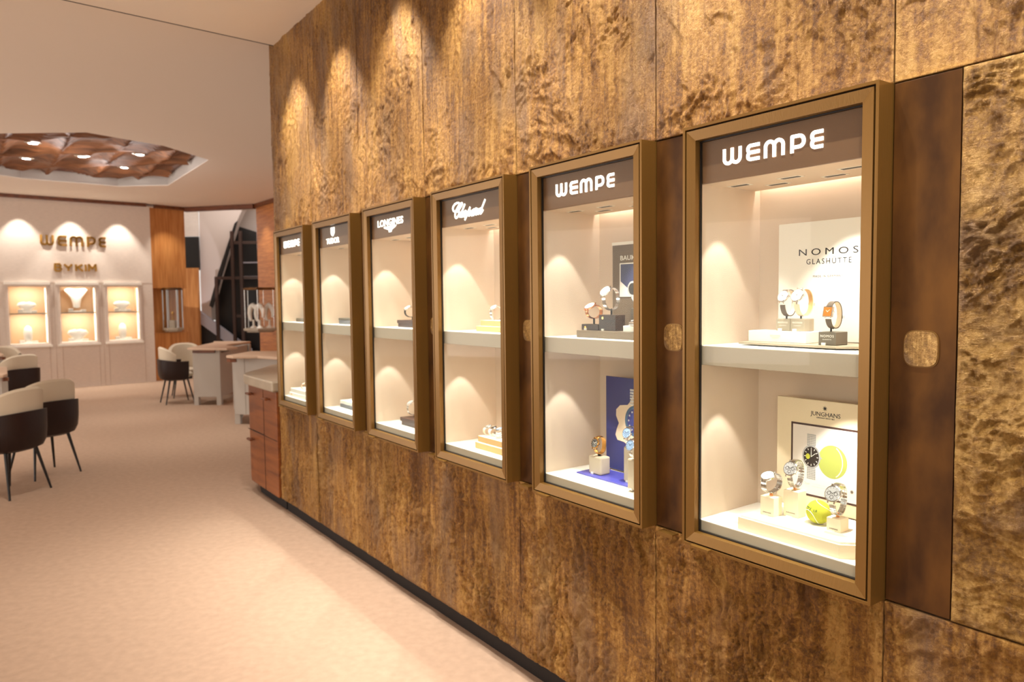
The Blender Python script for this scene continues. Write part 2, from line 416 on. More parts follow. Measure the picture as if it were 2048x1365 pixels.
def lamp_thing(x, y):
    e = empty('recessed_spotlight', (x, y, ZF+.165))
    MB().lathe([(.090, .03), (.105, .0), (.070, -.014), (.065, .0), (.06, .03)], 20).build('chrome_ring', MSTEEL, e, True)
    MB().lathe([(.06, .0), (.05, -.010), (.0001, -.014)], 16).build('lens', MLAMP, e, True); return e
LL = ['round chrome spotlight nearest the viewer in the timber ceiling lattice', 'leftmost lower spotlight in the timber ceiling lattice, far side from the gold wall',
      'central spotlight of the timber ceiling lattice', 'spotlight at the right-hand upper side of the timber lattice, nearest the gold wall', 'lowest spotlight in the photo, by the far rim of the timber lattice']
for (x, y), l in zip(lamps, LL): tag(lamp_thing(x, y), l, 'spotlight', 'spotlights in the ceiling lattice')
for x, y in lamps: spot('lattice_lamp', (x, y, ZF+.155), (x, y, 0), 28, 80, .7, .03, (1, .9, .8))
for q in ((-5.4, 10.6), (-6.4, 11.6), (-6.4, 10.2)):
    l = bpy.data.lights.new('coffer_glow', 'POINT'); l.energy = 12; l.shadow_soft_size = .25; l.color = (1, .93, .9)
    o = bpy.data.objects.new('coffer_glow', l); COL.objects.link(o); o.location = (q[0], q[1], ZF-.15)
# ------------------------------------------------------------------ stone wall
G = .0022
def vnoise(x, y, seed):
    """gradient noise on arrays, about -1..1"""
    rs = np.random.RandomState(seed); T = rs.rand(256, 256)*2*np.pi
    xi = np.floor(x).astype(int); yi = np.floor(y).astype(int); fx = x-xi; fy = y-yi
    u = fx*fx*fx*(fx*(fx*6-15)+10); v = fy*fy*fy*(fy*(fy*6-15)+10)
    def gr(i, j): t = T[(xi+i) % 256, (yi+j) % 256]; return np.cos(t)*(fx-i)+np.sin(t)*(fy-j)
    a = gr(0, 0)*(1-u)+gr(1, 0)*u; b = gr(0, 1)*(1-u)+gr(1, 1)*u
    return (a*(1-v)+b*v)*1.4
def fbm(x, y, seed, o=5, g=.5):
    s_ = 0; a = 1; t = 0
    for i in range(o): s_ = s_+a*vnoise(x*2**i, y*2**i, seed+i); t += a; a *= g
    return s_/t*1.6
def relief(x, z, seed, cross=False):
    ax, az = (1.0, 1.5) if cross else (1.5, .8)
    wx = fbm(x*3, z*3, seed+40, 3)*.12; wz = fbm(x*3, z*3, seed+60, 3)*.12
    base = fbm((x+wx)*ax*1.5, (z+wz)*az*1.5, seed, 6, .55)
    k = base*3.2; f = k-np.floor(k); f = np.clip((f-.42)/.16, 0, 1); terr = (np.floor(k)+f*f*(3-2*f))/3.2
    rid = 1-np.abs(fbm((x+wx)*ax*5, (z+wz)*az*5, seed+90, 5, .58)); rid = np.clip(rid, 0, 1)**5
    mask = np.clip(.5+fbm(x*2.2, z*2.2, seed+120, 3)*1.6, .4 if cross else .1, 1)
    crumb = fbm((x+wx*.6)*(30 if not cross else 24), (z+wz*.6)*(22 if not cross else 38), seed+150, 4, .62)
    h = base*.004+terr*.009+rid*mask*.008+crumb*(.0022+.0062*mask)
    return h
GRES = [.010, .009, .008, .007, .0055, .0045, .004, .008]
def slab(mb, x0, x1, z0, z1, res, seed, cross=False, y0=WD, amp=1.0):
    nx = int((x1-x0)/res)+1; nz = int((z1-z0)/res)+1
    X, Z = np.meshgrid(np.linspace(x0, x1, nx), np.linspace(z0, z1, nz))
    e_ = np.minimum(np.minimum(X-x0, x1-X), np.minimum(Z-z0, z1-Z)); H = amp*relief(X, Z, seed, cross)*np.clip(e_/.012, .25, 1)
    Y = y0-.001-.013*np.tanh(H/.013)
    vs = [[mb.bm.verts.new((X[j, i], Y[j, i], Z[j, i])) for i in range(nx)] for j in range(nz)]
    for j in range(nz-1):
        a, b = vs[j], vs[j+1]
        for i in range(nx-1): mb.bm.faces.new((a[i], a[i+1], b[i+1], b[i])).smooth = True
    ring = vs[0] + [r[-1] for r in vs[1:]] + vs[-1][-2::-1] + [r[0] for r in vs[-2:0:-1]]
    bk = [mb.bm.verts.new((v.co.x, y0+.018, v.co.z)) for v in ring]
    for i in range(len(ring)): mb.bm.faces.new((ring[i], bk[i], bk[(i+1) % len(ring)], ring[(i+1) % len(ring)]))
sw = MB()
NXW = 0
for k in range(8):
    a0 = -4.057+MOD*k; a1 = a0+MOD
    slab(sw, a0+G, a1-G, 2.1455, 3.62, GRES[k], 11*k+1)
SWALL = wframe(sw.build('wall_right', MS)); struct(SWALL)
sw = MB()
for k in range(8):
    a0 = -4.057+MOD*k; slab(sw, a0+G, a0+MOD-G, .10, .8525, GRES[k], 11*k+5, amp=2.2)
struct(wframe(sw.build('wall_right', MS)))
core = MB()
core.box(-4.055, 2.2, WD+.02, WD+.05, .10, .8525); core.box(-4.055, 2.2, WD+.02, WD+.05, 2.1455, 3.62)
for k in range(6): core.box(.606-MOD*k, .776-MOD*k, WD+.014, WD+.05, .85, 2.15)
core.box(-4.057, -3.888, WD+.001, WD+.05, .85, 2.15)
core.box(-4.057, 2.2, .362, .40, .1, 3.62)
struct(wframe(core.build('wall_right_core', MGAP)))
# stone edge left of the first showcase, dark timber return at the wall end
MB().box(-4.057, -3.888, WD, WD+.02, .8525, 2.1455).build('wall_right_end', MS, SWALL)
MB().box(-4.073, -4.058, WD+.004, 1.1, .10, 3.62).build('wall_return', MDARKW, SWALL)
struct(wframe(MB().box(-4.06, 2.2, WD+.04, WD+.07, 0, .10).build('baseboard_right', MGAP)))
rp = wempty('rippled_stone_panel', 1.2, WD, .857)
MB().box(-.44, .6, .021, .05, -.002, 1.287).build('backing', MGAP, rp); rm_ = MB(); slab(rm_, -.437, .25, 0, 1.285, .004, 77, True, .0); rm_.build('slate_face', MSR, rp)
tag(rp, 'coarse rippled golden stone panel right of the widest dark bronze strip', 'stone panel')
# ------------------------------------------------------------------ bronze strips with medallions
def bronze_strip(k, label):
    s0 = .6065-MOD*k; s1 = .7745-MOD*k if k else .7585
    e = wempty('bronze_panel', s0, WD, .857)
    MB().box(0, s1-s0, .002, .013, 0, 1.285).build('plate', MBP, e, bevel=.001)
    cx = .075; pts = []
    for i in range(40):
        a = 2*PI*i/40; c, s_ = math.cos(a), math.sin(a)
        pts.append((cx+.0385*math.copysign(abs(c)**.55, c), .641+.042*math.copysign(abs(s_)**.55, s_)))
    MB().prism(pts, -.003, .004, 'y').build('medallion', MSM, e)
    MB().prism([(cx+(x-cx)*1.07, .641+(z-.641)*1.07) for x, z in pts], -.0004, .003, 'y').build('medallion_rim', MB1, e)
    if k:
        t = MB(); t.box(.035, .10, -.03, .0, -.008, -.005); t.box(.035, .10, -.033, -.03, -.018, -.005); t.build('pull_tab', MB1, e)
    return tag(e, label, 'wall panel', 'patinated bronze strips between the showcases')
BL = ['widest patinated bronze strip with a square gold medallion, right of the nearest showcase',
      'dark bronze strip with half-hidden medallion between the nearest and second-nearest showcase',
      'dark bronze strip between the second-nearest showcase and the one with script lettering',
      'narrow dark bronze strip between the script-lettered showcase and the winged-emblem showcase',
      'thin dark bronze strip between the winged-emblem showcase and the shield-emblem showcase',
      'thin bronze strip between the shield-emblem showcase and the farthest showcase']
for k in range(6): bronze_strip(k, BL[k])
# ------------------------------------------------------------------ showcases
ZB, ZT = .854, 2.1435
def showcase():
    e = wempty('wall_showcase', 0, 0, 0)
    MB().frame(0, .604, ZB, ZT, [(0, 0), (.0085, 0), (.0085, .34), (0, .34)]).build('casing', MB1, e, bevel=.0008)
    MB().frame(0, .604, ZB, ZT, [(.0085, .014), (.017, .014), (.017, .02), (.0085, .02)]).build('gap_seal', MGAP, e)
    MB().frame(0, .604, ZB, ZT, [(.0135, .001), (.0435, .006), (.0435, .026), (.0135, .026)]).build('door_frame', MB1, e)
    MB().frame(0, .604, ZB, ZT, [(.040, .0265), (.0475, .0265), (.0475, .0335), (.040, .0335)]).build('gasket', MBLK, e)
    MB().box(.04, .564, .028, .031, ZB+.04, ZT-.04).build('glass_pane', MGLASS, e)
    MB().box(.03, .574, .036, .05, 1.973, ZT-.02).build('header_panel', MHEAD, e)
    l = MB(); l.box(.023, .035, .036, .352, .88, 2.0); l.box(.569, .581, .036, .352, .88, 2.0); l.box(.035, .569, .34, .352, .93, 2.03); l.box(.035, .569, .308, .314, 1.985, 2.03)
    l.box(.035, .569, .05, .314, 1.973, 1.985); l.box(.035, .569, .308, .352, 2.03, 2.035); l.build('lining', MLIN, e)
    MB().box(.035, .569, .036, .34, .875, .9305).build('base_board', MSHELF, e, bevel=.001); MB().box(.0355, .5685, .0365, .339, .9305, .932).build('base_lit_top', MWHT, e)  # thin white sheet puts the spotlit brightness into the base colour
    sf_ = MB().box(.0352, .5688, .038, .3395, 1.419, 1.4775).build('shelf', MSHELF, e, bevel=.001); MB().box(.0354, .5686, .0385, .339, 1.4775, 1.479).build('shelf_lit_top', MWHT, sf_)  # white sheet again, lit look of the shelf top as colour
    for sx, dy in ((.09, .16), (.17, .24), (.265, .16), (.355, .24), (.45, .16)):
        f = MB().frame(sx-.036, sx+.036, dy-.016, dy+.016, [(0, 0), (.006, 0), (.006, .0012), (0, .0012)])
        for v in f.bm.verts: v.co = Vector((v.co.x, v.co.z, 1.973-v.co.y))
        fo = f.build('spotlight_frame', MWHT, e)
        s_ = MB().box(sx-.028, sx+.028, dy-.008, dy+.008, 1.9712, 1.9726); s_.build('louvre', MBLK, fo)
    MB().box(.045, .56, .318, .326, 2.018, 2.026).build('led_strip', MLED, e)
    t = MB(); t.box(.045, .115, -.014, .004, ZB+.006, ZB+.009); t.box(.045, .115, -.017, -.014, ZB+.001, ZB+.009); t.build('pull_tab', MB1, e)
    return e
SIGNY = .0355
def sign_wempe(e):
    mb = MB(); st = wempe(.318, .0485, .0098)
    st = [[(x+.123, z+2.0145) for x, z in L] for L in st]
    strokes(mb, st, .0098, SIGNY-.0025, SIGNY+.002); mb.build('sign_lettering', MSIGN, e)
def sign_chopard(e):
    raw = [[(715,300),(640,302),(560,350),(500,440),(480,520),(510,600),(570,632),(640,590)],
           [(830,300),(760,330),(690,430),(610,580),(570,720),(575,830),(610,868),(660,830),(700,750),(730,650),(700,580),(640,640)],
           [(830,300),(835,350),(760,480),(680,590)],
           [(935,340),(880,480),(800,680),(740,840)], [(775,700),(840,600),(860,640),(815,760),(810,820),(850,800)],
           [(960,590),(900,650),(875,760),(905,810),(960,720),(985,620),(960,590)],
           [(1130,450),(1060,620),(990,800),(930,940)], [(1040,650),(1110,560),(1135,600),(1070,760),(1090,780),(1140,720)],
           [(1290,530),(1210,590),(1160,700),(1190,770),(1260,660),(1290,540),(1235,720),(1250,760),(1300,690)],
           [(1350,470),(1345,560),(1395,520),(1330,700),(1350,735),(1410,660)],
           [(1540,500),(1460,540),(1400,650),(1430,715),(1510,600),(1560,500),(1690,165)], [(1560,500),(1485,670),(1520,700),(1575,630),(1610,550)]]
    st = [[hit(880+x/18.62, 390+y/18.62, SIGNY, 2) for x, y in L] for L in raw]
    mb = strokes(MB(), st, .0085, SIGNY-.0025, SIGNY+.002); mb.build('sign_lettering', MSIGN, e)
def tline(name, body, e, cab, pxl, pxr, th=.0015, off=.02, mat=None, space=1):
    """text between two photo points at its base line and cap height (left bottom, left top, right)"""
    (x0, yb), (x0b, yt), (x1, yr) = pxl[0], pxl[1], pxr
    a = hit(x0, yb, SIGNY, cab); b = hit(x0b, yt, SIGNY, cab); c = hit(x1, yr, SIGNY, cab)
    return text(name, body, mat or MSIGN, e, a[0], a[1], SIGNY-.001, width=c[0]-a[0], height=b[1]-a[1], th=th, off=off, space=space)
def sign_longines(e):
    o = tline('sign_lettering', 'LONGINES', e, 3, [(756, 456), (755.4, 442.5)], (806.5, 440), off=.02)
    P = [(768, 455), (793, 449.5), (791, 453.5), (784, 459.5), (783, 464), (778.3, 465), (777.8, 460.5), (769, 457.5)]
    MB().prism([hit(x, y, SIGNY, 3) for x, y in P], SIGNY-.0025, SIGNY+.002, 'y').build('winged_emblem', MSIGN, e)
def sign_tudor(e):
    tline('sign_lettering', 'TUDOR', e, 4, [(653.5, 489.5), (653, 478.5)], (679, 484.5), off=.02)
    P = [(661.8, 456), (669, 454.3), (669.2, 465), (667.5, 470.5), (665.8, 473), (663.2, 471), (661.9, 466)]
    MB().prism([hit(x, y, SIGNY, 4) for x, y in P], SIGNY-.0025, SIGNY+.002, 'y').build('shield_emblem', MSIGN, e)
    a = hit(665.6, 465, SIGNY, 4); MB().prism([(a[0]+x, a[1]+z) for x, z in ((-.006, .008), (.006, .008), (0, -.01))], SIGNY-.004, SIGNY, 'y').build('emblem_centre', MHEAD, e)
proto = showcase()
CASES = [proto]
for k in range(1, 6):
    r = proto.copy(); COL.objects.link(r); r.location = wpt(-MOD*k, 0, 0)
    for ch in list(proto.children):
        c = ch.copy(); COL.objects.link(c); c.parent = r
        for g_ in ch.children:
            d = g_.copy(); COL.objects.link(d); d.parent = c
    CASES.append(r)
for k, l in enumerate(['nearest and largest-looking bronze-framed wall showcase, with the tall white lettered card inside',
        'bronze-framed wall showcase second from the right, with the taupe card and blue board inside',
        'bronze-framed wall showcase with lit handwriting-style lettering',
        'bronze-framed wall showcase with lit serif lettering above a winged emblem',
        'bronze-framed wall showcase with lit lettering under a shield emblem',
        'farthest and smallest-looking bronze-framed wall showcase, by the wooden sideboard']):
    tag(CASES[k], l, 'showcase', 'lit watch showcases set in the gold stone wall')
sign_wempe(CASES[0]); sign_wempe(CASES[1]); sign_chopard(CASES[2]); sign_longines(CASES[3]); sign_tudor(CASES[4]); sign_wempe(CASES[5])
for k in range(6):
    b = -MOD*k
    for z0, z1, p in ((1.966, 1.48, 3.4), (1.414, .93, 3.0)):
        spot('case_spot', wpt(b+.130, .125, z0), wpt(b+.128, .125, z1), p*1.5, 62, .25, .004, (1, .94, .86))
        spot('case_spot', wpt(b+.40, .14, z0), wpt(b+.42, .15, z1), p*5.0, 84, .5, .004, (1, .94, .86))
    if k < 4: area('case_strip', wpt(b+.30, .322, 2.015), wpt(b+.30, .322, 0), .34, .5, .012, (1, .92, .86)).rotation_euler = (0, 0, A)
# ------------------------------------------------------------------ pale cabinet wall at the back left
def hempty(name, u, d, z):
    e = empty(name, hpt(u, d, z)); e.rotation_euler[2] = math.atan2(WDX.y, WDX.x); return e
def hframe(o): o.location = W0; o.rotation_euler = (0, 0, math.atan2(WDX.y, WDX.x)); return o
NI = [(-.03, .70), (.79, 1.52), (1.61, 2.30)]
wb = MB(); xs = [-2.6]
for a, b in NI: wb.box(xs[-1], a+.06, 0, .04, 0, 3.6); xs.append(b-.06)
wb.box(xs[-1], 2.52, 0, .55, 0, 3.6)
for a, b in NI: wb.box(a+.06, b-.06, 0, .04, 0, .86); wb.box(a+.06, b-.06, 0, .04, 2.0, 3.6)
wl = hframe(wb.build('wall_left', MFAB)); struct(wl)
gv = MB()
for x in (-.12, .05, .66, .76, .87, 1.50, 1.58, 1.67, 2.33): gv.box(x-.003, x+.003, -.003, .002, .0, 2.03)
gv.box(-2.6, 2.52, -.003, .002, 2.03, 2.036); gv.build('panel_joints', MFABR, wl)
struct(hframe(MB().box(-2.6, 2.5, .02, .05, -.001, .05).build('baseboard_left', MGAP)))
MNW = plain('niche_cream', srgb(226, 192, 154), .8)
def niche(a, b, label):
    e = hempty('wall_niche', a, 0, .82); W = b-a
    n = MB(); x0, x1 = .065, W-.065; D = .30
    n.box(x0-.02, x0, 0, D, .05, 1.16); n.box(x1, x1+.02, 0, D, .05, 1.16); n.box(x0, x1, D, D+.02, .05, 1.16); n.box(x0, x1, 0, D, 1.14, 1.16)
    n.build('lining', MNW, e)
    MB().box(x0, x1, .0, D, .04, .07).build('base_board', MWHT, e)
    MB().box(x0, x1, .02, D, .625, .645).build('shelf', MSHELF, e)
    MB().frame(.02, W-.02, .03, 1.19, [(0, -.035), (.04, -.035), (.05, 0), (0, 0)]).build('surround', MFAB, e)
    MB().box(.0, W, -.06, 0, 1.18, 1.225).build('top_ledge', MWHT, e); MB().box(.0, W, -.06, .0, 0, .04).build('bottom_ledge', MWHT, e)
    MB().box(x0, x1, -.02, -.016, .04, 1.16).build('glass_pane', MCLR, e)
    MB().box(x1-.014, x1-.002, .03, .045, .09, 1.12).build('led_strip', MLED, e)
    tag(e, label, 'display niche', 'glowing niches in the pale wall')
    for z in (1.94, 1.43):
        area('niche_lamp', hpt(a+W/2, .03, z), hpt(a+W/2, .16, z-.45), 3.6, .4, .05, (1, .92, .82))
niche(*NI[0], 'left one of three glowing niches in the pale cabinet wall')
niche(*NI[1], 'middle glowing niche of the pale wall, with the tall fan-shaped bust')
niche(*NI[2], 'right glowing niche of the pale wall, nearest the timber panelling')
MBUST = plain('bust_white', srgb(250, 244, 234), .6)
def bust(u, z, kind, label, sc=1.0):
    e = hempty('jewellery_bust', u, .13, z)
    if kind == 'tall':
        m = MB(); m.lathe([(.06*sc, 0), (.055*sc, .02), (.07*sc, .1*sc), (.075*sc, .22*sc), (.055*sc, .30*sc), (.015, .335*sc)], 20, sy=.7)
        m.build('figure', MBUST, e, True)
    elif kind == 'fan':
        m = MB(); R_ = []
        for w_, z_ in ((.06, .08), (.07, .16), (.10, .26), (.17, .36), (.21, .42), (.15, .45), (.03, .43)):
            R_.append([(w_*math.cos(a)*sc, .045*math.sin(a), z_*sc+.02*abs(math.cos(a))) for a in [2*PI*i/20 for i in range(20)]])
        m.loft(R_, cap=True); m.build('figure', MBUST, e, True)
    else:
        m = MB(); R_ = []
        for w_, z_ in ((.07, .03), (.10, .07), (.16, .13), (.13, .18), (.04, .20)):
            R_.append([(w_*math.cos(a)*sc, .05*math.sin(a), z_*sc+.015*math.cos(a*2)) for a in [2*PI*i/20 for i in range(20)]])
        m.loft(R_, cap=True); m.build('figure', MBUST, e, True)
    b_ = MB(); b_.box(-.10*sc, .10*sc, -.05, .05, 0, .03); b_.box(-.15*sc, -.07*sc, -.08, -.03, 0, .07); b_.box(.06*sc, .15*sc, -.08, -.03, 0, .05)
    b_.build('plinth', MWHT, e, bevel=.008)
    tag(e, label, 'jewellery bust', 'white jewellery busts in the glowing niches'); return e
zt, zb_ = .82+.646, .82+.071
bust(.335, zt, 'low', 'low white bust on the upper shelf of the left niche')
bust(1.155, zt, 'fan', 'tall fan-shaped white bust on the upper shelf of the middle niche')
bust(1.955, zt, 'low', 'low white bust on the upper shelf of the right niche')
bust(.335, zb_, 'tall', 'upright white bust at the bottom of the left niche')
bust(1.155, zb_, 'low', 'wide low white bust at the bottom of the middle niche', 1.15)
bust(1.955, zb_, 'tall', 'upright white bust at the bottom of the right niche')
# brass letters on the pale wall
e = hempty('wall_lettering', 0, 0, 0)
strokes(MB(), [[(x+.575, z+2.742) for x, z in L] for L in wempe(1.112, .2, .036)], .036, -.028, -.003).build('word', MGOLDL, e)
tag(e, 'large rounded brass letters on the pale wall above the niches', 'lettering')
e = hempty('wall_lettering', 0, 0, 0)
def L_(pts, x0, w_, h=.13, z0=2.265): return [[(x0+a*w_, z0+b*h) for a, b in P] for P in pts]
bk = L_([[(0,0),(0,1),(.7,1),(.85,.75),(.7,.52),(0,.52)],[(.7,.52),(.95,.26),(.7,0),(0,0)]], .80, .11)+L_([[(0,1),(.5,.45),(1,1)],[(.5,.45),(.5,0)]], .955, .13)
bk += L_([[(0,0),(0,1)],[(.9,1),(0,.45)],[(.25,.6),(.95,0)]], 1.15, .12)+L_([[(0,0),(0,1)]], 1.315, .1)+L_([[(0,0),(0,1),(.5,.4),(1,1),(1,0)]], 1.37, .12)
strokes(MB(), bk, .034, -.028, -.003).build('word', MGOLDL, e)
tag(e, 'small brass letters on the pale wall below the larger letters', 'lettering')
# cornices
def bar(name, p, q, w_, z0, z1, mat):
    p, q = Vector(p), Vector(q); d = (q-p).normalized(); n_ = Vector((d.y, -d.x))
    return MB().prism([tuple(p), tuple(q), tuple(q+n_*w_), tuple(p+n_*w_)], z0, z1).build(name, mat)
h0, h1 = hpt(-2.6, 0, 0), hpt(2.45, 0, 0)
struct(bar('trim_2', (h0.x, h0.y), (h1.x, h1.y), .05, 3.60, 3.664, MDARKW))
struct(bar('trim_3', (-7.40, 15.24), (-6.93, 15.82), .05, 3.60, 3.664, MDARKW))
struct(bar('trim_4', (-6.95, 15.80), (-5.33, 15.38), .10, 3.57, 3.664, MDARKW))
struct(bar('trim_5', (-5.33, 15.38), (-4.2, 13.96), .05, 3.59, 3.664, MDARKW))
# timber wall next to the pale wall
TA = math.atan2(.55, .45)
def tframe(o, x=0, y=0, z=0):
    o.location = Vector((-7.40, 15.25, 0)) + Vector((math.cos(TA), math.sin(TA), 0))*x + Vector((-math.sin(TA), math.cos(TA), 0))*y + Vector((0, 0, z)); o.rotation_euler = (0, 0, TA); return o
for q in ((0, 1.935, 3.60), (0, 0, .999), (.16, 1.0, 1.934)): struct(tframe(MB().box(-.14, .64, q[0], .3, q[1], q[2]).build('wall_back', MWOOD)))
struct(MB().box(-8.2, -7.42, 17.3, 17.4, 0, 2.447).build('wall_stair_side', MWOOD))
struct(MB().box(-8.2, -7.42, 17.42, 17.48, 2.40, 3.19).build('window_1', MBLK))
struct(MB().box(-8.4, -7.42, 17.42, 17.48, 3.20, 4.6).build('wall_stair_upper', MFAB))
# right timber wall behind the stone wall end
RA = math.atan2(-.7, .56)
rw = MB().box(0, 4.5, 0, .2, 0, 3.60).build('wall_timber_right', MWOODH); rw.location = (-5.33, 15.4, 0); rw.rotation_euler = (0, 0, RA); struct(rw)
# glass vitrines
def vitrine(name, loc, rz, R_, label, H_=.80, pr=.012):
    e = empty(name, loc, rz)
    def poly(r, n=6): return [(r*math.cos(2*PI*(i+.5)/n), r*math.sin(2*PI*(i+.5)/n)) for i in range(n)]
    m = MB(); m.prism(poly(R_), H_, H_+.03); m.prism(poly(R_*.9), H_+.03, H_+.045); m.build('top_plate', MBP, e, bevel=.004)
    MB().prism(poly(R_*1.04), -.05, .0).prism(poly(R_*.85), -.08, -.05).build('base_plate', MSTONETOP, e, bevel=.006)
    for x, y in poly(R_*.93): MB().tube([(x, y, 0), (x, y, H_)], pr, 8).build('post', MSTEEL, e)
    g_ = MB(); pp = poly(R_*.93); g_.loft([[(x, y, 0) for x, y in pp], [(x, y, H_) for x, y in pp]]).build('glass', MCLR, e)
    return tag(e, label, 'glass vitrine', 'six-sided glass vitrines on the timber walls')
V1 = Vector((-7.40, 15.25, 0)) + Vector((math.cos(TA), math.sin(TA), 0))*.28 - Vector((-math.sin(TA), math.cos(TA), 0))*.07
vitrine('glass_vitrine', (V1.x, V1.y, 1.10), TA, .2, 'six-sided glass vitrine on the timber wall beside the pale wall')
vitrine('glass_vitrine', (-4.89, 14.22, 1.12), RA, .33, 'glass vitrine with white necklace forms, beside the gold stone wall end', .74, .006)
e = empty('clock_stand', (V1.x, V1.y, 1.101)); MB().box(-.06, .06, -.05, .05, 0, .16).build('block', MSHELF, e, bevel=.004)
tag(e, 'small cream block standing inside the left vitrine', 'display block')
e = empty('pendulum_figure', (V1.x, V1.y, 1.262)); MB().lathe([(.02, 0), (.012, .02), (.012, .10), (.03, .13), (.03, .16), (.005, .19)], 16).build('figure', MGOLDL, e, True)
tag(e, 'gold figure on the cream block inside the left vitrine', 'figurine')
def neck(x, y, z, rz, label):
    e = empty('necklace_form', (x, y, z), rz)
    MB().tube([(-.11*math.cos(a)*1.0, 0, .27+.17*math.sin(a)) for a in [math.radians(-50+28*i) for i in range(10)]], [.025+.025*math.sin(PI*i/9) for i in range(10)], 10).build('ring', MBUST, e, True)
    MB().lathe([(.07, 0), (.06, .02), (.02, .05), (.02, .14), (.03, .16)], 16).build('foot', MBUST, e, True)
    tag(e, label, 'necklace form', 'white necklace forms in the right vitrine')
neck(-5.03, 14.2, 1.121, -.6, 'leftmost white necklace form in the vitrine by the gold wall')
neck(-4.86, 14.06, 1.121, -.6, 'middle white necklace form in the vitrine by the gold wall')
neck(-4.72, 14.2, 1.121, -.6, 'curved white necklace form nearest the gold wall, in the right vitrine')
# staircase beyond the opening
st = empty('staircase', (-7.4, 17.5, 0))
MSOF = plain('stair_plaster', srgb(206, 190, 180), .9)
MBRN = plain('stair_brown', srgb(62, 40, 30), .4); MDK = plain('stair_dark', srgb(34, 30, 30), .6); MST = plain('stringer_grey', srgb(190, 186, 196), .6)
def sp(x, z): return (x-.6, z)
MB().prism([sp(*p) for p in ((.60, 4.4), (2.0, 4.4), (1.60, 3.80), (1.42, 3.42), (1.03, 2.35), (.80, 1.55), (.80, 1.2), (.56, 1.2), (.56, 2.2))], .0, .25, 'y').build('soffit', MSOF, st)
MB().prism([sp(*p) for p in ((.30, 1.62), (1.75, .50), (1.75, .22), (.30, 1.32))], -.10, .0, 'y').build('stringer', MST, st)
MB().prism([sp(*p) for p in ((.30, 1.30), (1.8, .2), (1.8, 0), (.30, 0))], -.06, .05, 'y').build('stair_side', MDK, st)
MB().prism([sp(*p) for p in ((1.44, 3.5), (1.50, 3.55), (.84, 1.50), (.77, 1.55), (1.0, 2.3))], -.05, .0, 'y').build('edge_rail', MBLK, st)
MB().prism([sp(*p) for p in ((1.44, 3.45), (2.2, 3.2), (2.2, 0), (1.0, 0), (.80, 1.0), (.80, 1.5), (1.03, 2.3))], .26, .30, 'y').build('dark_glass', MBLK, st)
for x in (1.02, 1.42, 1.62): MB().box(x-.6-.035, x-.6+.035, -.22, -.16, 0, 3.3 if x > 1.3 else 2.2).build('post', MBRN, st)
for z, x0 in ((3.03, 1.40), (2.20, .98), (1.3, 1.4)): MB().box(x0-.6, 1.7, -.20, -.16, z-.035, z+.035).build('rail', MBRN, st)
for z in (2.58, 2.24): MB().box(.85, 1.7, .20, .26, z-.015, z+.015).build('tread_edge', MST, st)
MB().box(1.88-.6-.01, 1.88-.6+.01, .20, .25, 2.9, 3.5).build('mullion', MST, st)
tag(st, 'staircase with pale underside, dark glass balustrade and brown posts beyond the opening', 'staircase')
area('stairwell_fill', (-6.2, 16.6, 4.4), (-6.6, 17.6, 1.5), 45, 2.2, .8, (1, .95, .92)).data.energy = 22  # fill added to brighten the stairs, no lamp known here
struct(MB().box(-7.4, -3, 18.2, 18.3, 0, 4.6).build('wall_stairwell', MSOF))
struct(MB().box(-9, -3, 15.9, 18.3, 4.6, 4.7).build('ceiling_stairwell', MCEIL))
# ------------------------------------------------------------------ sideboard at the end of the stone wall
def rounded(pts, inset=0):
    out = []
    for i in range(len(pts)):
        p0, p1, p2 = Vector(pts[i-1]), Vector(pts[i]), Vector(pts[(i+1) % len(pts)])
        for t in (.25, .5, .75):
            q = p1*.75+(p0*(1-t)+p2*t)*.25 if False else None
        out.append(tuple(p1))
    return out
ol = [(-4.08, .045), (-4.62, .045), (-4.80, .05), (-4.92, .08), (-5.04, .15), (-5.3, .34), (-5.55, .5), (-5.7, .64), (-5.76, .8), (-5.76, 1.0), (-4.08, 1.0)]
sbd = wempty('sideboard', 0, 0, 0)
top = [(x-.03 if x < -4.1 else x, y-.03) for x, y in ol]
MB().prism(top, .93, 1.012).build('counter_top', MSTONETOP, sbd, bevel=.012)
MB().prism(ol, .10, .93).build('body', MWOODS, sbd, bevel=.006)
MB().prism([(x+.05 if x < -4.1 else x, y+.06) for x, y in ol], 0, .10).build('plinth', MGAP, sbd)
g_ = MB()
g_.box(-4.40, -4.396, .043, .047, .10, .925); g_.box(-4.84, -4.08, .0435, .047, .545, .549); g_.box(-4.70, -4.40, .043, .047, .55, .553)
g_.build('drawer_joint', MGAP, sbd)
for s_, z_, a_ in ((-4.70, .86, 0), (-4.27, .86, 0), (-4.70, .475, 0)):
    h_ = MB().box(s_-.05, s_+.05, .0, .024, z_-.008, z_+.008); h_.box(s_-.04, s_-.02, .02, .06, z_-.006, z_+.006); h_.box(s_+.02, s_+.04, .02, .06, z_-.006, z_+.006)
    h_.build('handle', MDARKW, sbd, bevel=.003)
tag(sbd, 'reddish wood sideboard with rounded end and grey stone counter, at the gold wall end', 'sideboard')
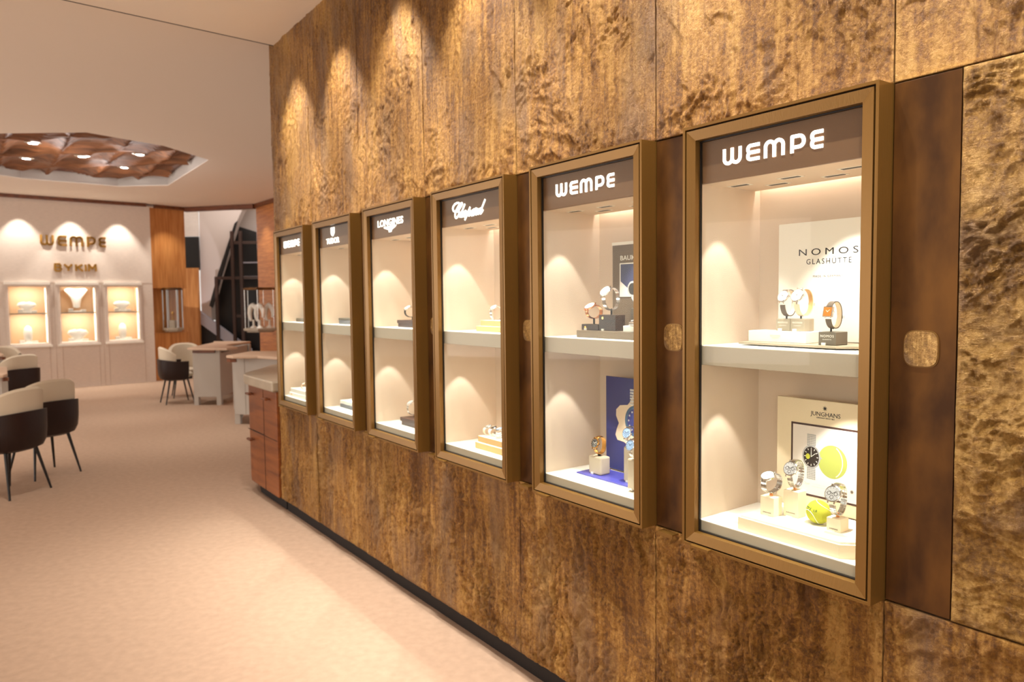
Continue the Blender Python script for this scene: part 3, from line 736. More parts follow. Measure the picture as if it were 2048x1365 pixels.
# ------------------------------------------------------------------ desks
def desk(name, topz, polyt, panels, legs, label, strip=None):
    e = empty(name, (polyt[0][0], polyt[0][1], 0)); o = Vector((polyt[0][0], polyt[0][1]))
    rel = lambda P: [(x-o.x, y-o.y) for x, y in P]
    MB().prism(rel(polyt), topz-.035, topz).build('desk_top', MTOP, e, bevel=.008)
    for P, z0, z1 in panels: MB().prism(rel(P), z0, z1).build('side_panel', MGREY, e, bevel=.006)
    for x, y in legs: MB().box(x-o.x-.035, x-o.x+.035, y-o.y-.035, y-o.y+.035, 0, topz-.035).build('leg', MGREY, e)
    if strip: MB().prism(rel(strip), topz-.085, topz-.045).build('bronze_strip', MDARKW, e)
    return tag(e, label, 'desk', 'grey consultation desks')
desk('consultation_desk', .92, [(-5.10, 11.42), (-4.95, 11.32), (-4.40, 11.22), (-4.34, 11.5), (-4.52, 11.8), (-4.72, 12.0), (-4.80, 12.4), (-4.70, 13.1), (-4.9, 13.2), (-5.45, 13.3), (-5.3, 12.9)],
     [([(-5.05, 11.50), (-4.66, 11.47), (-4.62, 11.52), (-4.64, 12.0), (-5.1, 12.0)], .13, .83), ([(-4.72, 12.0), (-4.66, 12.0), (-4.66, 12.9), (-4.72, 12.9)], .13, .88), ([(-5.3, 12.8), (-4.66, 12.8), (-4.66, 12.9), (-5.3, 12.9)], .13, .88)],
     [(-5.02, 11.53), (-4.65, 11.50), (-4.66, 12.85), (-5.25, 12.86)], 'grey desk with beige top in the back, beside the two-tone chairs', [(-5.04, 11.46), (-4.68, 11.43), (-4.68, 11.5), (-5.04, 11.53)])
desk('consultation_desk', .93, [(-3.76, 9.55), (-3.62, 9.42), (-3.3, 9.42), (-3.1, 9.25), (-2.8, 9.05), (-2.2, 9.0), (-1.9, 10.2), (-3.72, 10.35)],
     [([(-3.70, 9.66), (-3.55, 9.62), (-3.35, 10.0), (-3.95, 10.25)], .13, .89), ([(-3.6, 9.64), (-2.3, 9.3), (-2.3, 9.36), (-3.5, 9.72)], .13, .89)],
     [(-3.68, 9.70), (-2.4, 9.4), (-3.85, 10.2)], 'grey desk standing behind the wooden sideboard', [(-3.74, 9.53), (-3.68, 9.47), (-3.6, 9.47), (-3.62, 9.55)])
desk('consultation_desk', .80, [(-6.03, 8.60), (-6.12, 8.80), (-6.78, 9.75), (-7.9, 9.9), (-7.2, 8.3)],
     [([(-6.16, 8.74), (-6.12, 8.80), (-6.4, 9.2), (-6.6, 9.2)], .1, .76)], [(-6.18, 8.8), (-6.6, 9.4)], 'grey desk cut by the left picture edge, its beige corner behind the nearest chair', [(-6.08, 8.66), (-6.05, 8.70), (-6.08, 8.76), (-6.14, 8.72)])
desk('consultation_desk', .88, [(-7.70, 11.0), (-7.78, 11.12), (-8.1, 11.5), (-9.2, 11.6), (-9.0, 10.6)],
     [([(-7.84, 11.1), (-7.8, 11.14), (-8.05, 11.4), (-8.2, 11.3)], .1, .84)], [(-7.86, 11.15), (-8.1, 11.35)], 'farther grey desk at the left picture edge, in front of the pale wall', [(-7.75, 11.04), (-7.72, 11.08), (-7.76, 11.12), (-7.82, 11.08)])
# ------------------------------------------------------------------ chairs
def chair():
    """faces +y; shell of dark leather open to the front, cushion inside"""
    e = empty('tub_chair')
    W, D, R_ = .285, .27, []
    def ring(f, z, off=0, a0=-25, a1=205, n=28, zz=None):
        out = []
        for i in range(n+1):
            a = math.radians(a0+(a1-a0)*i/n); c, s_ = math.cos(a), math.sin(a)
            x = (W-off)*f*math.copysign(abs(c)**.75, c); y = -(D-off)*f*math.copysign(abs(s_)**.8, s_)
            out.append((x, y, z if zz is None else zz(s_)))
        return out
    rings = [ring(.30, .375), ring(.68, .38), ring(.88, .405), ring(.97, .46), ring(1.0, .56), ring(1.01, 0, zz=lambda s: .69+.035*max(0, s))]
    inner = [ring(1.01, 0, .02, zz=lambda s: .69+.035*max(0, s)), ring(1.0, .56, .022), ring(.93, .47, .02), ring(.3, .44, .0)]
    m = MB(); m.loft(rings+inner, closed=False)
    m.box(-.17, .17, -.12, .20, .395, .435)
    m.build('shell', MLEATH, e, True)
    MB().lathe([(.05, 0), (.235, .0), (.252, .02), (.25, .055), (.22, .075), (.05, .08)], 36, sx=1, sy=.95).build('seat_cushion', MCUSH, e, True, loc=(0, .01, .425))
    R2 = []
    for f, zf, off in ((.97, lambda s: .46, .03), (1.0, lambda s: .62+.02*s, .028), (1.03, lambda s: .71+.12*max(0, s)**.6, .03), (1.05, lambda s: .72+.185*max(0, s)**.55, .034), (1.045, lambda s: .73+.195*max(0, s)**.52, .052),
                       (.99, lambda s: .72+.18*max(0, s)**.55, .075), (.93, lambda s: .64+.06*max(0, s), .09), (.86, lambda s: .47, .09)):
        R2.append(ring(f, 0, off, 8, 172, 26, zf))
    m = MB(); m.loft(R2, closed=False); 
    m.build('back_cushion', MCUSH, e, True)
    for sx, sy in ((1, 1), (-1, 1), (1, -1), (-1, -1)):
        MB().tube([(.15*sx, .13*sy, .41), (.215*sx, .215*sy, 0)], [.015, .009], 10).build('leg', MBLK, e, True)
    return e
def copy_tree(o):
    r = o.copy(); COL.objects.link(r)
    for ch in o.children:
        c = ch.copy(); COL.objects.link(c); c.parent = r
    return r
ch0 = chair(); first = True
for (x, y, fx, fy, l) in [(-4.36, 6.22, -.98, .18, 'nearest tub chair at the left picture edge, cream back in a dark brown shell'),
        (-4.50, 6.92, -.88, .46, 'tub chair just behind the nearest one, its cream back turned three-quarters'),
        (-7.12, 10.4, -.92, .38, 'small-looking dark tub chair at the far left, behind the two near chairs'),
        (-8.55, 12.25, .75, -.65, 'cream-backed tub chair at the left picture edge, facing the viewer behind a desk'),
        (-5.47, 11.82, .80, .60, 'dark shelled tub chair left of the grey desk in the back'),
        (-5.68, 12.62, .45, -.83, 'tub chair with its cream inside showing, between the dark chair and the back desk')]:
    c = ch0 if first else copy_tree(ch0); first = False
    c.location = (x, y, 0); c.rotation_euler = (0, 0, math.atan2(fy, fx)-PI/2)
    tag(c, l, 'chair', 'two-tone tub chairs around the desks')
# ------------------------------------------------------------------ things inside the showcases
def fhit(px, py, z, cab=0):
    v = fwd + right*(px-1024)/F_PX + up*(682.5-py)/F_PX
    t = (z-EYE)/v.z; p = v*t - Vector((OX.x, OX.y, 0)); return p.dot(DX)+MOD*cab, p.dot(NX)
MB_BLK = plain('block_greige', srgb(160, 146, 124), .6); MB_DG = plain('block_dark_grey', srgb(104, 94, 80), .6)
MCREAM = plain('board_cream', srgb(240, 222, 190), .6); MBEIGE = plain('block_beige', srgb(214, 190, 150), .6)
MWOODD = wood('ebony_block', srgb(40, 24, 16), srgb(72, 46, 30), 'x', 3); MBOARDG = plain('board_taupe', srgb(112, 94, 74), .6)
MINK = plain('ink_dark', srgb(40, 34, 32), .6); MINKG = plain('ink_grey', srgb(104, 90, 80), .6); MINKW = plain('ink_white', srgb(240, 236, 226), .6)
MBLUE = plain('poster_blue', srgb(52, 58, 118), .35); MBLUEA = plain('acrylic_blue', srgb(84, 84, 176), .15); MNAVY = plain('poster_navy', srgb(60, 64, 100), .5)
MTAN = plain('leather_tan_edge', srgb(216, 170, 112), .6); MTAUPE = plain('strap_taupe', srgb(96, 80, 66), .6); MSTW = plain('strap_cream', srgb(236, 214, 184), .6)
MDIALW = plain('dial_white', srgb(250, 246, 240), .3); MDIALO = plain('dial_orange', srgb(206, 116, 44), .3); MDIALD = plain('dial_dark', srgb(44, 36, 32), .3)
MDIALS = plain('dial_silver', srgb(206, 206, 206), .25, .5); MDIALB = plain('dial_blue', srgb(150, 178, 214), .3)
MYEL = plain('felt_yellow', srgb(186, 186, 66), .95, 0, .1, .8, 900); MYELP = plain('print_yellow', srgb(166, 172, 84), .6); MSEAM = plain('ball_seam', srgb(238, 236, 214), .8)
MPRINT = plain('print_white', srgb(242, 232, 224), .5); MTRAYD = plain('tray_dark', srgb(70, 46, 40), .4); MRED = plain('red_enamel', srgb(190, 40, 36), .3)
MGREYP = plain('book_grey', srgb(92, 92, 98), .5); MGREEN = plain('print_green', srgb(60, 90, 40), .6)
def block(name, s0, s1, d0, th, z0, z1, mat, label, cat, cab=0, bevel=.0015, group=None, part='body', extra=None):
    e = wempty(name, (s0+s1)/2-MOD*cab, d0+th/2, z0)
    MB().box(-(s1-s0)/2, (s1-s0)/2, -th/2, th/2, 0, z1-z0).build(part, mat, e, bevel=bevel, seg=2)
    tag(e, label, cat, group); return e
def blockpx(name, x0, x1, ytop, d0, th, z0, mat, label, cat, cab=0, **k):
    """front face from photo columns x0..x1 at depth d0; ytop is the row of the front left top corner"""
    s0, zt = hit(x0, ytop, d0, cab); s1, _ = hit(x1, ytop, d0, cab)
    e = block(name, s0, s1, d0, th, z0, zt, mat, label, cat, cab, **k); e['_w'] = s1-s0; e['_h'] = zt-z0; e['_t'] = th; return e
def clip(e, x=None):
    w_, t_ = e['_w'], e['_t']; x = -w_*.18 if x is None else x
    MB().box(x-.006, x+.006, -t_/2-.004, -t_/2, 0, .007).build('price_clip', MWHT, e)
def holder(e, mat, h, x=0, y=0, ln=.012):
    m = MB(); m.tube([(x, y, 0), (x, y, h), (x, y-ln*.3, h+.004)], .0035, 8); m.box(x-.006, x+.006, y-.010, y+.008, h-.001, h+.003)
    o = m.build('watch_holder', mat, e); return o
def watch(cab, px, py, dep, label, case=MSTEEL, dial=MDIALW, strap=MTAUPE, band='strap', r=.019, R=(.028, .034), phi=28, rz=0, shape='round', ink=MINK, chrono=False, bw=.018, group=None, roll=0, pos=None, lining=None):
    s, z = pos[:2] if pos else hit(px, py, dep, cab)
    if pos: dep = pos[2]
    e = wempty('wrist_watch', s-MOD*cab, dep, z, math.radians(rz))
    if roll: e.rotation_euler[1] = math.radians(roll)
    Ry, Rz = R
    def P(a, off=0):     # a: angle from straight out (-y), upwards
        a = math.radians(a); ex = .9
        c, s_ = math.cos(a), math.sin(a)
        v = Vector((0, -Ry*math.copysign(abs(c)**ex, c), Rz*math.copysign(abs(s_)**ex, s_)))
        nn = Vector((0, -c/Ry, s_/Rz)).normalized(); return v+nn*off, nn
    p0, nn = P(phi)
    nn = Vector((0, -math.cos(math.radians(phi)), math.sin(math.radians(phi))))
    tt = Vector((0, nn.z, -nn.y)); tt = Vector((0, math.sin(math.radians(phi)), math.cos(math.radians(phi))))
    MC = Matrix(((1, 0, 0), (0, tt.y, nn.y), (0, tt.z, nn.z))).to_4x4()   # local x, y(up along dial), z(out)
    MC.translation = p0
    th = .0075
    if shape == 'round':
        c = MB(); c.lathe([(r*.80, -th*.5), (r*.97, -th*.35), (r, 0), (r*.98, th*.35), (r*.90, th*.52), (r*.86, th*.20)], 40, MC)
        D_ = MB().lathe([(r*.86, th*.30), (r*.86, th*.40), (.0001, th*.40)], 36, MC, cap=False)
    else:
        c = MB(); c.box(-r, r, -r, r, -th*.5, th*.42, MC); q = r*.86
        D_ = MB().box(-q, q, -q, q, th*.3, th*.46, MC)
    for sx in (-1, 1):
        for sy in (-1, 1): c.box(sx*bw*.5-.0015 if sx > 0 else sx*bw*.5-.0015, sx*bw*.5+.0015, (r*.75 if sy > 0 else -r*1.16), (r*1.16 if sy > 0 else -r*.75), -th*.45, th*.05, MC)
    co = c.build('case', case, e, True)
    D_.build('dial', dial, e)
    m = MB()
    for k in range(12):
        a = 2*PI*k/12; L = .16 if k % 3 else .22
        if shape == 'round': m.box(-.0004, .0004, r*(.80-L), r*.80, th*.40, th*.44, MC @ Matrix.Rotation(a, 4, 'Z'))
    m.box(-.0005, .0005, -r*.1, r*.62, th*.47, th*.50, MC @ Matrix.Rotation(math.radians(-50), 4, 'Z'))
    m.box(-.0006, .0006, -r*.1, r*.45, th*.46, th*.49, MC @ Matrix.Rotation(math.radians(55), 4, 'Z'))
    m.build('hands', ink, e)
    if chrono:
        m = MB()
        for dx, dy in ((-.42, 0), (.42, 0), (0, -.42)):
            m.lathe([(r*.24, th*.40), (r*.24, th*.43), (r*.18, th*.43), (r*.18, th*.40)], 20, MC @ Matrix.Translation((dx*r, dy*r, 0)), cap=False)
        m.build('subdials', ink if dial is not MDIALD else MSTEEL, e)
    m = MB(); m.lathe([(.0022, 0), (.003, .001), (.003, .004), (.002, .0045)], 12, MC @ Matrix.Translation((r*.98, 0, 0)) @ Matrix.Rotation(PI/2, 4, 'Y'))
    if chrono:
        for a in (32, -32): m.lathe([(.0014, 0), (.0014, .004)], 10, MC @ Matrix.Rotation(math.radians(a), 4, 'Z') @ Matrix.Translation((r*.98, 0, 0)) @ Matrix.Rotation(PI/2, 4, 'Y'))
    m.build('crown', case, e, True)
    # band from the lower lug round the back to the upper lug
    da = math.degrees(r*1.0/((Ry+Rz)/2)); a0, a1 = phi-da, phi-360+da
    if band == 'strap':
        n = 30; ro = []
        for i in range(n+1):
            a = a0+(a1-a0)*i/n; w_ = bw/2*(1-.12*math.sin(PI*i/n)); o1, _ = P(a, .0012); o0, _ = P(a, -.0012)
            if i in (0, n):
                k = .35
            ro.append([(-w_, o1.y, o1.z), (w_, o1.y, o1.z), (w_, o0.y, o0.z), (-w_, o0.y, o0.z)])
        so = MB().loft(ro, cap=True).build('strap', strap, e, True)
        if lining:
            ro = []
            for i in range(n+1):
                a = a0+(a1-a0)*i/n; w_ = bw/2*.9*(1-.12*math.sin(PI*i/n)); o1, _ = P(a, -.0013); o0, _ = P(a, -.0019)
                ro.append([(-w_, o1.y, o1.z), (w_, o1.y, o1.z), (w_, o0.y, o0.z), (-w_, o0.y, o0.z)])
            MB().loft(ro, cap=True).build('strap_lining', lining, e, True)
        p, q = P(-172, .002); b = MB(); b.box(-bw*.6, bw*.6, p.y-.001, p.y+.0025, p.z-.004, p.z+.004); b.build('buckle', case, so)
    elif band == 'bracelet':
        n = 26; m = MB()
        for i in range(n):
            a = a0+(a1-a0)*(i+.5)/n; p, q = P(a); tg = Vector((0, q.z, -q.y)); Lh = math.pi*(Ry+Rz)/n*.46
            for xa, xb, k, zz in ((-.5, -.2, .78, .0014), (-.19, .19, 1.0, .0019), (.2, .5, .78, .0014)):
                Mx = Matrix(((1, 0, 0), (0, tg.y, q.y), (0, tg.z, q.z))).to_4x4(); Mx.translation = p
                m.box(bw*xa, bw*xb, -Lh*k, Lh*k, -zz, zz, Mx)
        so = m.build('bracelet', strap, e, bevel=.0004, seg=1)
    elif band == 'bangle':
        n = 36; ro = []
        for i in range(n+1):
            a = a0+(a1-a0)*i/n; o1, q = P(a, .0025); o0, _ = P(a, -.0015); w_ = bw/2
            ro.append([(-w_, o0.y, o0.z), (-w_*.95, (o0.y+o1.y)/2, (o0.z+o1.z)/2), (-w_*.5, o1.y, o1.z), (w_*.5, o1.y, o1.z), (w_*.95, (o0.y+o1.y)/2, (o0.z+o1.z)/2), (w_, o0.y, o0.z)])
        MB().loft(ro, cap=True).build('bangle_band', strap, e, True)
    return tag(e, label, 'watch', group)
SH, FLR = 1.479, .932
GW = 'watches in the showcases'
# ---- nearest case, upper shelf
s0, _ = hit(1477, 685, .125); s1, _ = hit(1672, 697, .125)
e = wempty('display_tray', 0, 0, SH)
MB().prism([(s0, .125), (s1, .125), (s1+.06, .165), (s1+.06, .275), (s0, .275)], .004, .011).build('plate', MB_BLK, e, bevel=.001)
t = MB(); [t.box(a, a+.02, .14, .16, 0, .004) for a in (s0+.06, s1-.04)]; t.build('foot', MB_DG, e)
tag(e, 'thin greige tray with cut corner on the upper shelf of the nearest showcase', 'tray')
TZ = SH+.0112
e1 = blockpx('display_plinth', 1497, 1612, 661, .165, .085, TZ, MWHT, 'long white plinth on the tray in the nearest showcase', 'plinth')
text('emblem_text', 'NOMOS', MBEIGE, e1, -.02, e1['_h']*.5, -e1['_t']/2-.0003, width=.034, th=.0002, space=1.3)
text('emblem_subtext', 'GLASHÜTTE', MBEIGE, e1, -.015, e1['_h']*.36, -e1['_t']/2-.0003, width=.024, th=.0002, space=1.2)
PZ = TZ+e1['_h']+.0003
for x0, x1, l in ((1552, 1580, 'greige block under the dark-strapped round watch'), (1580.7, 1609, 'greige block under the cream-strapped round watch')):
    b_ = blockpx('watch_block', x0, x1, 638, .19, .05, PZ, MB_BLK, l, 'watch stand')
    text('emblem_text', 'NOMOS', MINKW, b_, -b_['_w']*.35, b_['_h']*.62, -.0253, width=b_['_w']*.7, th=.0002, space=1.2)
    text('emblem_subtext', 'GLASHÜTTE', MINKW, b_, -b_['_w']*.24, b_['_h']*.42, -.0253, width=b_['_w']*.48, th=.0002, space=1.2)
    clip(b_); 
    h_ = MB().tube([(-.004, .0, b_['_h']), (-.004, -.0, b_['_h']+.012), (.004, -.006, b_['_h']+.010)], .0028, 8); h_.build('watch_holder', MBLK, b_)
WZ = PZ+b_['_h']
b3 = blockpx('watch_block', 1637, 1672, 664, .14, .06, TZ, MB_DG, 'dark grey lettered block under the square orange watch', 'watch stand')
text('emblem_text', 'NOMOS', MINKW, b3, -b3['_w']*.38, b3['_h']*.6, -.0303, width=b3['_w']*.76, th=.0002, space=1.2)
text('emblem_subtext', 'GLASHÜTTE', MINKW, b3, -b3['_w']*.26, b3['_h']*.40, -.0303, width=b3['_w']*.5, th=.0002, space=1.2)
clip(b3); MB().tube([(-.006, 0, b3['_h']), (-.006, 0, b3['_h']+.012), (.004, -.006, b3['_h']+.010)], .0028, 8).build('watch_holder', MBLK, b3)
def onblock(b_, dz, dx=0, dy=0, cab=0):
    p = b_.location - OX; return (Vector((p.x, p.y, 0)).dot(DX)+MOD*cab+dx, b_.location.z+b_['_h']+dz, Vector((p.x, p.y, 0)).dot(NX)+dy)
blks = [o for o in bpy.data.objects if o.name.startswith('watch_block')]
watch(0, 0, 0, 0, 'round white-dialled watch on a dark taupe strap, left one on the greige blocks', pos=onblock(blks[0], .048, .003, -.002), strap=MTAUPE, lining=MSTW, r=.0195, group=GW, R=(.025, .039), rz=-8)
watch(0, 0, 0, 0, 'round white-dialled watch on a cream strap, right of its dark-strapped neighbour', pos=onblock(blks[1], .049, .006, -.002), strap=MSTW, lining=MTAN, r=.0215, group=GW, R=(.031, .040), rz=-8)
watch(0, 0, 0, 0, 'square watch with an orange dial and taupe strap', pos=onblock(b3, .047, .003, -.002), strap=MTAUPE, lining=MSTW, r=.0145, shape='square', dial=MDIALO, ink=MINKW, group=GW, R=(.024, .037), phi=12, rz=-8)
def board(name, cab, dep, tl, brx, zb, mat, label, th=.006, cat='display card'):
    s0_, zt_ = hit(tl[0], tl[1], dep, cab); s1_ = brx
    e = wempty(name, -MOD*cab, dep, 0)
    MB().box(s0_, s1_, 0, th, zb, zt_).build('card', mat, e, bevel=.0008)
    tag(e, label, cat); return e, s0_, zt_
def tx(nm_, body, e, cab, dep, bl, ytop, xr, mat, off=0, space=1, yr=None, align='LEFT', h=None):
    a = hit(bl[0], bl[1], dep, cab); b = hit(bl[0], ytop, dep, cab); c = hit(xr, bl[1], dep, cab)
    return text(nm_, body, mat, e, a[0], a[1], -.0003, width=c[0]-a[0], height=(h or b[1]-a[1]), th=.0003, off=off, space=space)
e, a, b = board('display_card', 0, .285, (1558, 450), .50, TZ+.001, MWHT, 'tall white lettered card standing behind the watches')
tx('card_title', 'NOMOS', e, 0, .285, (1598, 512.5), 499.5, 1717, MINK, space=1.5)
tx('card_subtitle', 'GLASHÜTTE', e, 0, .285, (1613, 529.5), 516.5, 1703, MINK, space=1.35)
tx('card_note', 'MADE IN GERMANY', e, 0, .285, (1626, 555.5), 551, 1686, MINKG, space=1.2)
# ---- nearest case, base
pl = wempty('display_platform', 0, 0, FLR); PH = .044
MB().prism([(.172, .05), (.492, .05), (.545, .10), (.545, .27), (.172, .27)], 0, PH-.006).build('body', MCREAM, pl, bevel=.0015)
MB().prism([(.178, .056), (.489, .056), (.539, .103), (.539, .265), (.178, .265)], PH-.006, PH).build('top_plate', MWHT, pl, bevel=.001)
tag(pl, 'broad cream platform with a cut corner on the floor of the nearest showcase', 'platform')
BZ = FLR+PH+.0003
jb = []
for x0, x1, yt, yb, lab in ((1520.5, 1548, 991, 1028.5, 'low cream block under the bracelet watch seen from its side'), (1567, 1596.5, 979, 1031, 'tallest cream block, in the middle of the platform'), (1653, 1681.5, 1034, 1060, 'lowest cream block, right of the tennis ball')):
    s_, d_ = fhit(x0, yb, BZ)
    b_ = blockpx('watch_pedestal', x0, x1, yt, d_, .042, BZ, MCREAM, lab, 'watch stand')
    w_ = b_['_w']; text('emblem_text', 'JUNGHANS', MINKG, b_, -w_*.3, b_['_h']*.12, -.0213, width=w_*.6, th=.0002)
    MB().box(-w_*.28, w_*.1, -.024, -.021, 0, .002).build('price_clip', MWHT, b_)
    MB().tube([(0, 0, b_['_h']), (0, 0, b_['_h']+.012)], .005, 8).build('watch_holder', MRGOLD, b_)
    jb.append(b_)
watch(0, 0, 0, 0, 'tilted steel bracelet watch with its dial facing up, leftmost on the cream platform', pos=onblock(jb[0], .040, .004, -.004), strap=MSTEEL, band='bracelet', dial=MDIALW, R=(.040, .027), r=.021, phi=62, group=GW)
watch(0, 0, 0, 0, 'steel chronograph on the tallest cream block', pos=onblock(jb[1], .049, .002, 0), strap=MSTEEL, band='bracelet', dial=MDIALS, R=(.029, .040), r=.022, chrono=True, phi=25, group=GW)
watch(0, 0, 0, 0, 'steel chronograph on the lowest cream block beside the tennis ball', pos=onblock(jb[2], .051, .002, -.002), strap=MSTEEL, band='bracelet', dial=MDIALS, R=(.030, .043), r=.0235, chrono=True, phi=25, group=GW)
s_, d_ = fhit(1632, 1049, BZ)
tb = wempty('tennis_ball', s_, d_+.012, BZ+.0335)
m = MB(); bmesh.ops.create_uvsphere(m.bm, u_segments=40, v_segments=24, radius=.0335); m.build('felt', MYEL, tb, True)
cv = []
for i in range(60):
    t_ = 2*PI*i/60; al, be = .44*PI, 0
    a_, b_ = .75, .25
    x = a_*math.cos(t_)+b_*math.cos(3*t_); y = a_*math.sin(t_)-b_*math.sin(3*t_); z = 2*math.sqrt(a_*b_)*math.sin(2*t_)
    cv.append(Vector((x, y, z)).normalized()*.0333)
cv = [Matrix.Rotation(.9, 3, 'X') @ Matrix.Rotation(.3, 3, 'Z') @ v for v in cv]
MB().tube(cv, .0011, 6, closed=True).build('seam', MSEAM, tb, True)
def ontoball(o, R_=.0336):
    for v in o.data.vertices:
        x, z = v.co.x+o.location.x, v.co.z+o.location.z; q = max(R_*R_-x*x-z*z, 1e-8); v.co.y = -math.sqrt(q)+(v.co.y-0)*.6-.0001
    o.location = (o.location.x, 0, o.location.z)
for nm_, body, x, z, w_ in (('ball_mark', 'ITV', -.024, .006, .020), ('ball_text', '1.0', .004, .007, .009)):
    o = text(nm_, body, MGREEN, tb, x, z, 0, width=w_, th=.0003, off=.02); 
    for v in o.data.vertices:
        v.co.y = -math.sqrt(max(.0337**2-(v.co.x+x)**2-(v.co.z+z)**2, 0))+(-.0002 if v.co.y < 0 else .0006)
tag(tb, 'yellow tennis ball with printed marks on the cream platform', 'ball')
e, a, b = board('display_board', 0, .272, (1555, 792), .53, BZ, MCREAM, 'cream display board with an inset framed picture', th=.012)
pa, pz = hit(1583, 843, .272); _, pz0 = hit(1583, 984, .272)
MB().frame(pa, .522, pz0, pz, [(0, -.0008), (.006, -.0008), (.006, .001), (0, .001)]).build('picture_frame', MTRAYD, e)
MB().box(pa+.006, .516, -.0006, .001, pz0+.006, pz-.006).build('picture', MPRINT, e)
tx('board_title', 'JUNGHANS', e, 0, .272, (1621, 833), 822, 1681, MINK, off=.0, space=1.0)
tx('board_subtitle', 'GERMANY SINCE 1861', e, 0, .272, (1633, 836.5), 834, 1669, MINK)
def star(mb, cx, cz, r1, r2, n, y0, y1):
    mb.prism([(cx+(r1 if i % 2 else r2)*math.sin(PI*i/n), cz+(r1 if i % 2 else r2)*math.cos(PI*i/n)) for i in range(2*n)], y0, y1, 'y')
sc_ = hit(1650, 818, .272); m = MB(); star(m, sc_[0], sc_[1], .003, .0085, 8, -.0006, .001); m.build('star_emblem', MINK, e)
wc = hit(1623, 914, .272); bc = hit(1665, 925, .272)
def ell(cx, cz, rx, rz, n=36): return [(cx+rx*math.cos(2*PI*i/n), cz+rz*math.sin(2*PI*i/n)) for i in range(n)]
MB().prism(ell(bc[0], bc[1], .046, .050), -.0010, 0, 'y').build('printed_ball', MYELP, e)
st_ = [[(bc[0]+.040*math.cos(math.radians(t_))-.008, bc[1]+.05*math.sin(math.radians(t_))) for t_ in range(-60, 61, 12)]]
strokes(MB(), st_, .003, -.0012, -.0009).build('printed_ball_seam', MSEAM, e)
m = MB()
for i in range(7):
    for sg in (1, -1):
        z_ = wc[1]+sg*(.036+i*.0052)
        for x_ in range(5): m.box(wc[0]-.014+x_*.0058, wc[0]-.014+x_*.0058+.0048, -.0014, -.0008, z_-.002, z_+.002)
m.prism(ell(wc[0], wc[1], .030, .036), -.0015, -.0009, 'y'); m.box(wc[0]+.028, wc[0]+.034, -.0014, -.0008, wc[1]-.003, wc[1]+.003); m.build('printed_watch', MDIALS, e)
MB().prism(ell(wc[0], wc[1], .0255, .031), -.0018, -.0014, 'y').build('printed_dial', MDIALD, e)
MB().prism(ell(wc[0]-.011, wc[1], .007, .0085), -.0021, -.0017, 'y').build('printed_subdial', MYEL, e)
m = MB()
for k in range(12):
    a_ = 2*PI*k/12; m.prism([(wc[0]+math.cos(a_+o_)*.0255*f_, wc[1]+math.sin(a_+o_)*.031*f_) for f_, o_ in ((.72, -.04), (.9, -.04), (.9, .04), (.72, .04))], -.0021, -.0017, 'y')
strokes(m, [[(wc[0], wc[1]), (wc[0]+.014, wc[1]+.012)], [(wc[0], wc[1]), (wc[0], wc[1]+.022)]], .0014, -.0021, -.0017); m.build('printed_hands', MINKW, e)
tx('print_line', 'The Junghans', e, 0, .272, (1660, 871.5), 866.5, 1688, MINKG)
tx('print_line', 'MEISTER Chronoscope', e, 0, .272, (1660, 879), 874.5, 1705, MINKG)
tx('print_line', 'Münster Edition', e, 0, .272, (1660, 887), 882, 1689, MINKG)
tx('print_caption', 'ne Open', e, 0, .272, (1600, 968), 961, 1620, MINK)
tx('print_year', '2023', e, 0, .272, (1611, 974), 970, 1620, MBLUEA)
tx('print_note', 'The timeless elegance of the game', e, 0, .272, (1624, 970), 966.5, 1680, MINKG)
tx('print_note', 'Limited to one edition only', e, 0, .272, (1624, 974.5), 971, 1668, MINKG)
sc_ = hit(1704, 985, .272); m = MB(); star(m, sc_[0], sc_[1], .003, .0065, 8, -.0012, .001); m.build('small_star', MINKG, e)
# ---- second case, upper shelf
p2 = blockpx('display_platform', 1153, 1275, 661, .095, .14, SH, MBOARDG, 'long taupe platform on the upper shelf under the two tilted watches', 'platform', 1)
P2 = SH+p2['_h']+.0003
for x0, x1, yt, l in ((1163, 1196, 648.5, 'low dark wooden block under the rose gold watch'), (1197.5, 1231, 630, 'tall dark wooden block under the steel watch')):
    b_ = blockpx('wooden_watch_block', x0, x1, yt, .13, .05, P2, MWOODD, l, 'watch stand', 1)
    w_ = b_['_w']; MB().prism(ell(-w_*.26, b_['_h']-.012, .005, .005, 16), -.0262, -.0248, 'y').build('brass_emblem', MGOLD, b_); clip(b_, -w_*.24)
    MB().tube([(-.002, 0, b_['_h']), (-.002, 0, b_['_h']+.018), (.004, -.006, b_['_h']+.02)], .004, 8).build('watch_holder', MBLK, b_)
    if yt > 640: watch(1, 0, 0, 0, 'rose gold chronograph lying tilted back, on the low dark wooden block', pos=onblock(b_, .048, .0, -.002, 1), case=MRGOLD, strap=MRGOLD, band='bangle', dial=MDIALW, R=(.038, .025), r=.023, phi=58, bw=.017, group=GW, chrono=True, ink=MRGOLD, rz=0)
    else: watch(1, 0, 0, 0, 'steel bracelet chronograph on the tall dark wooden block', pos=onblock(b_, .060, .0, -.004, 1), strap=MSTEEL, band='bracelet', dial=MDIALW, R=(.037, .042), r=.024, phi=40, group=GW, chrono=True, ink=MDIALB)
e, a, b = board('display_board', 1, .275, (1225, 492), .50, P2, MBOARDG, 'taupe lettered board with a small blue picture, upper shelf')
MB().box(a-.002, .505, -.001, .008, b, b+.012).build('pale_top_edge', MWHT, e)
tx('board_title', 'BAUME', e, 1, .275, (1241, 521.5), 512, 1277, MINKW, off=.01)
qa, qz = hit(1240, 527, .275, 1); _, qz0 = hit(1240, 594, .275, 1)
MB().frame(qa, qa+.2, qz0, qz, [(0, -.002), (.0045, -.002), (.0045, .001), (0, .001)]).build('picture_frame', MWHT, e)
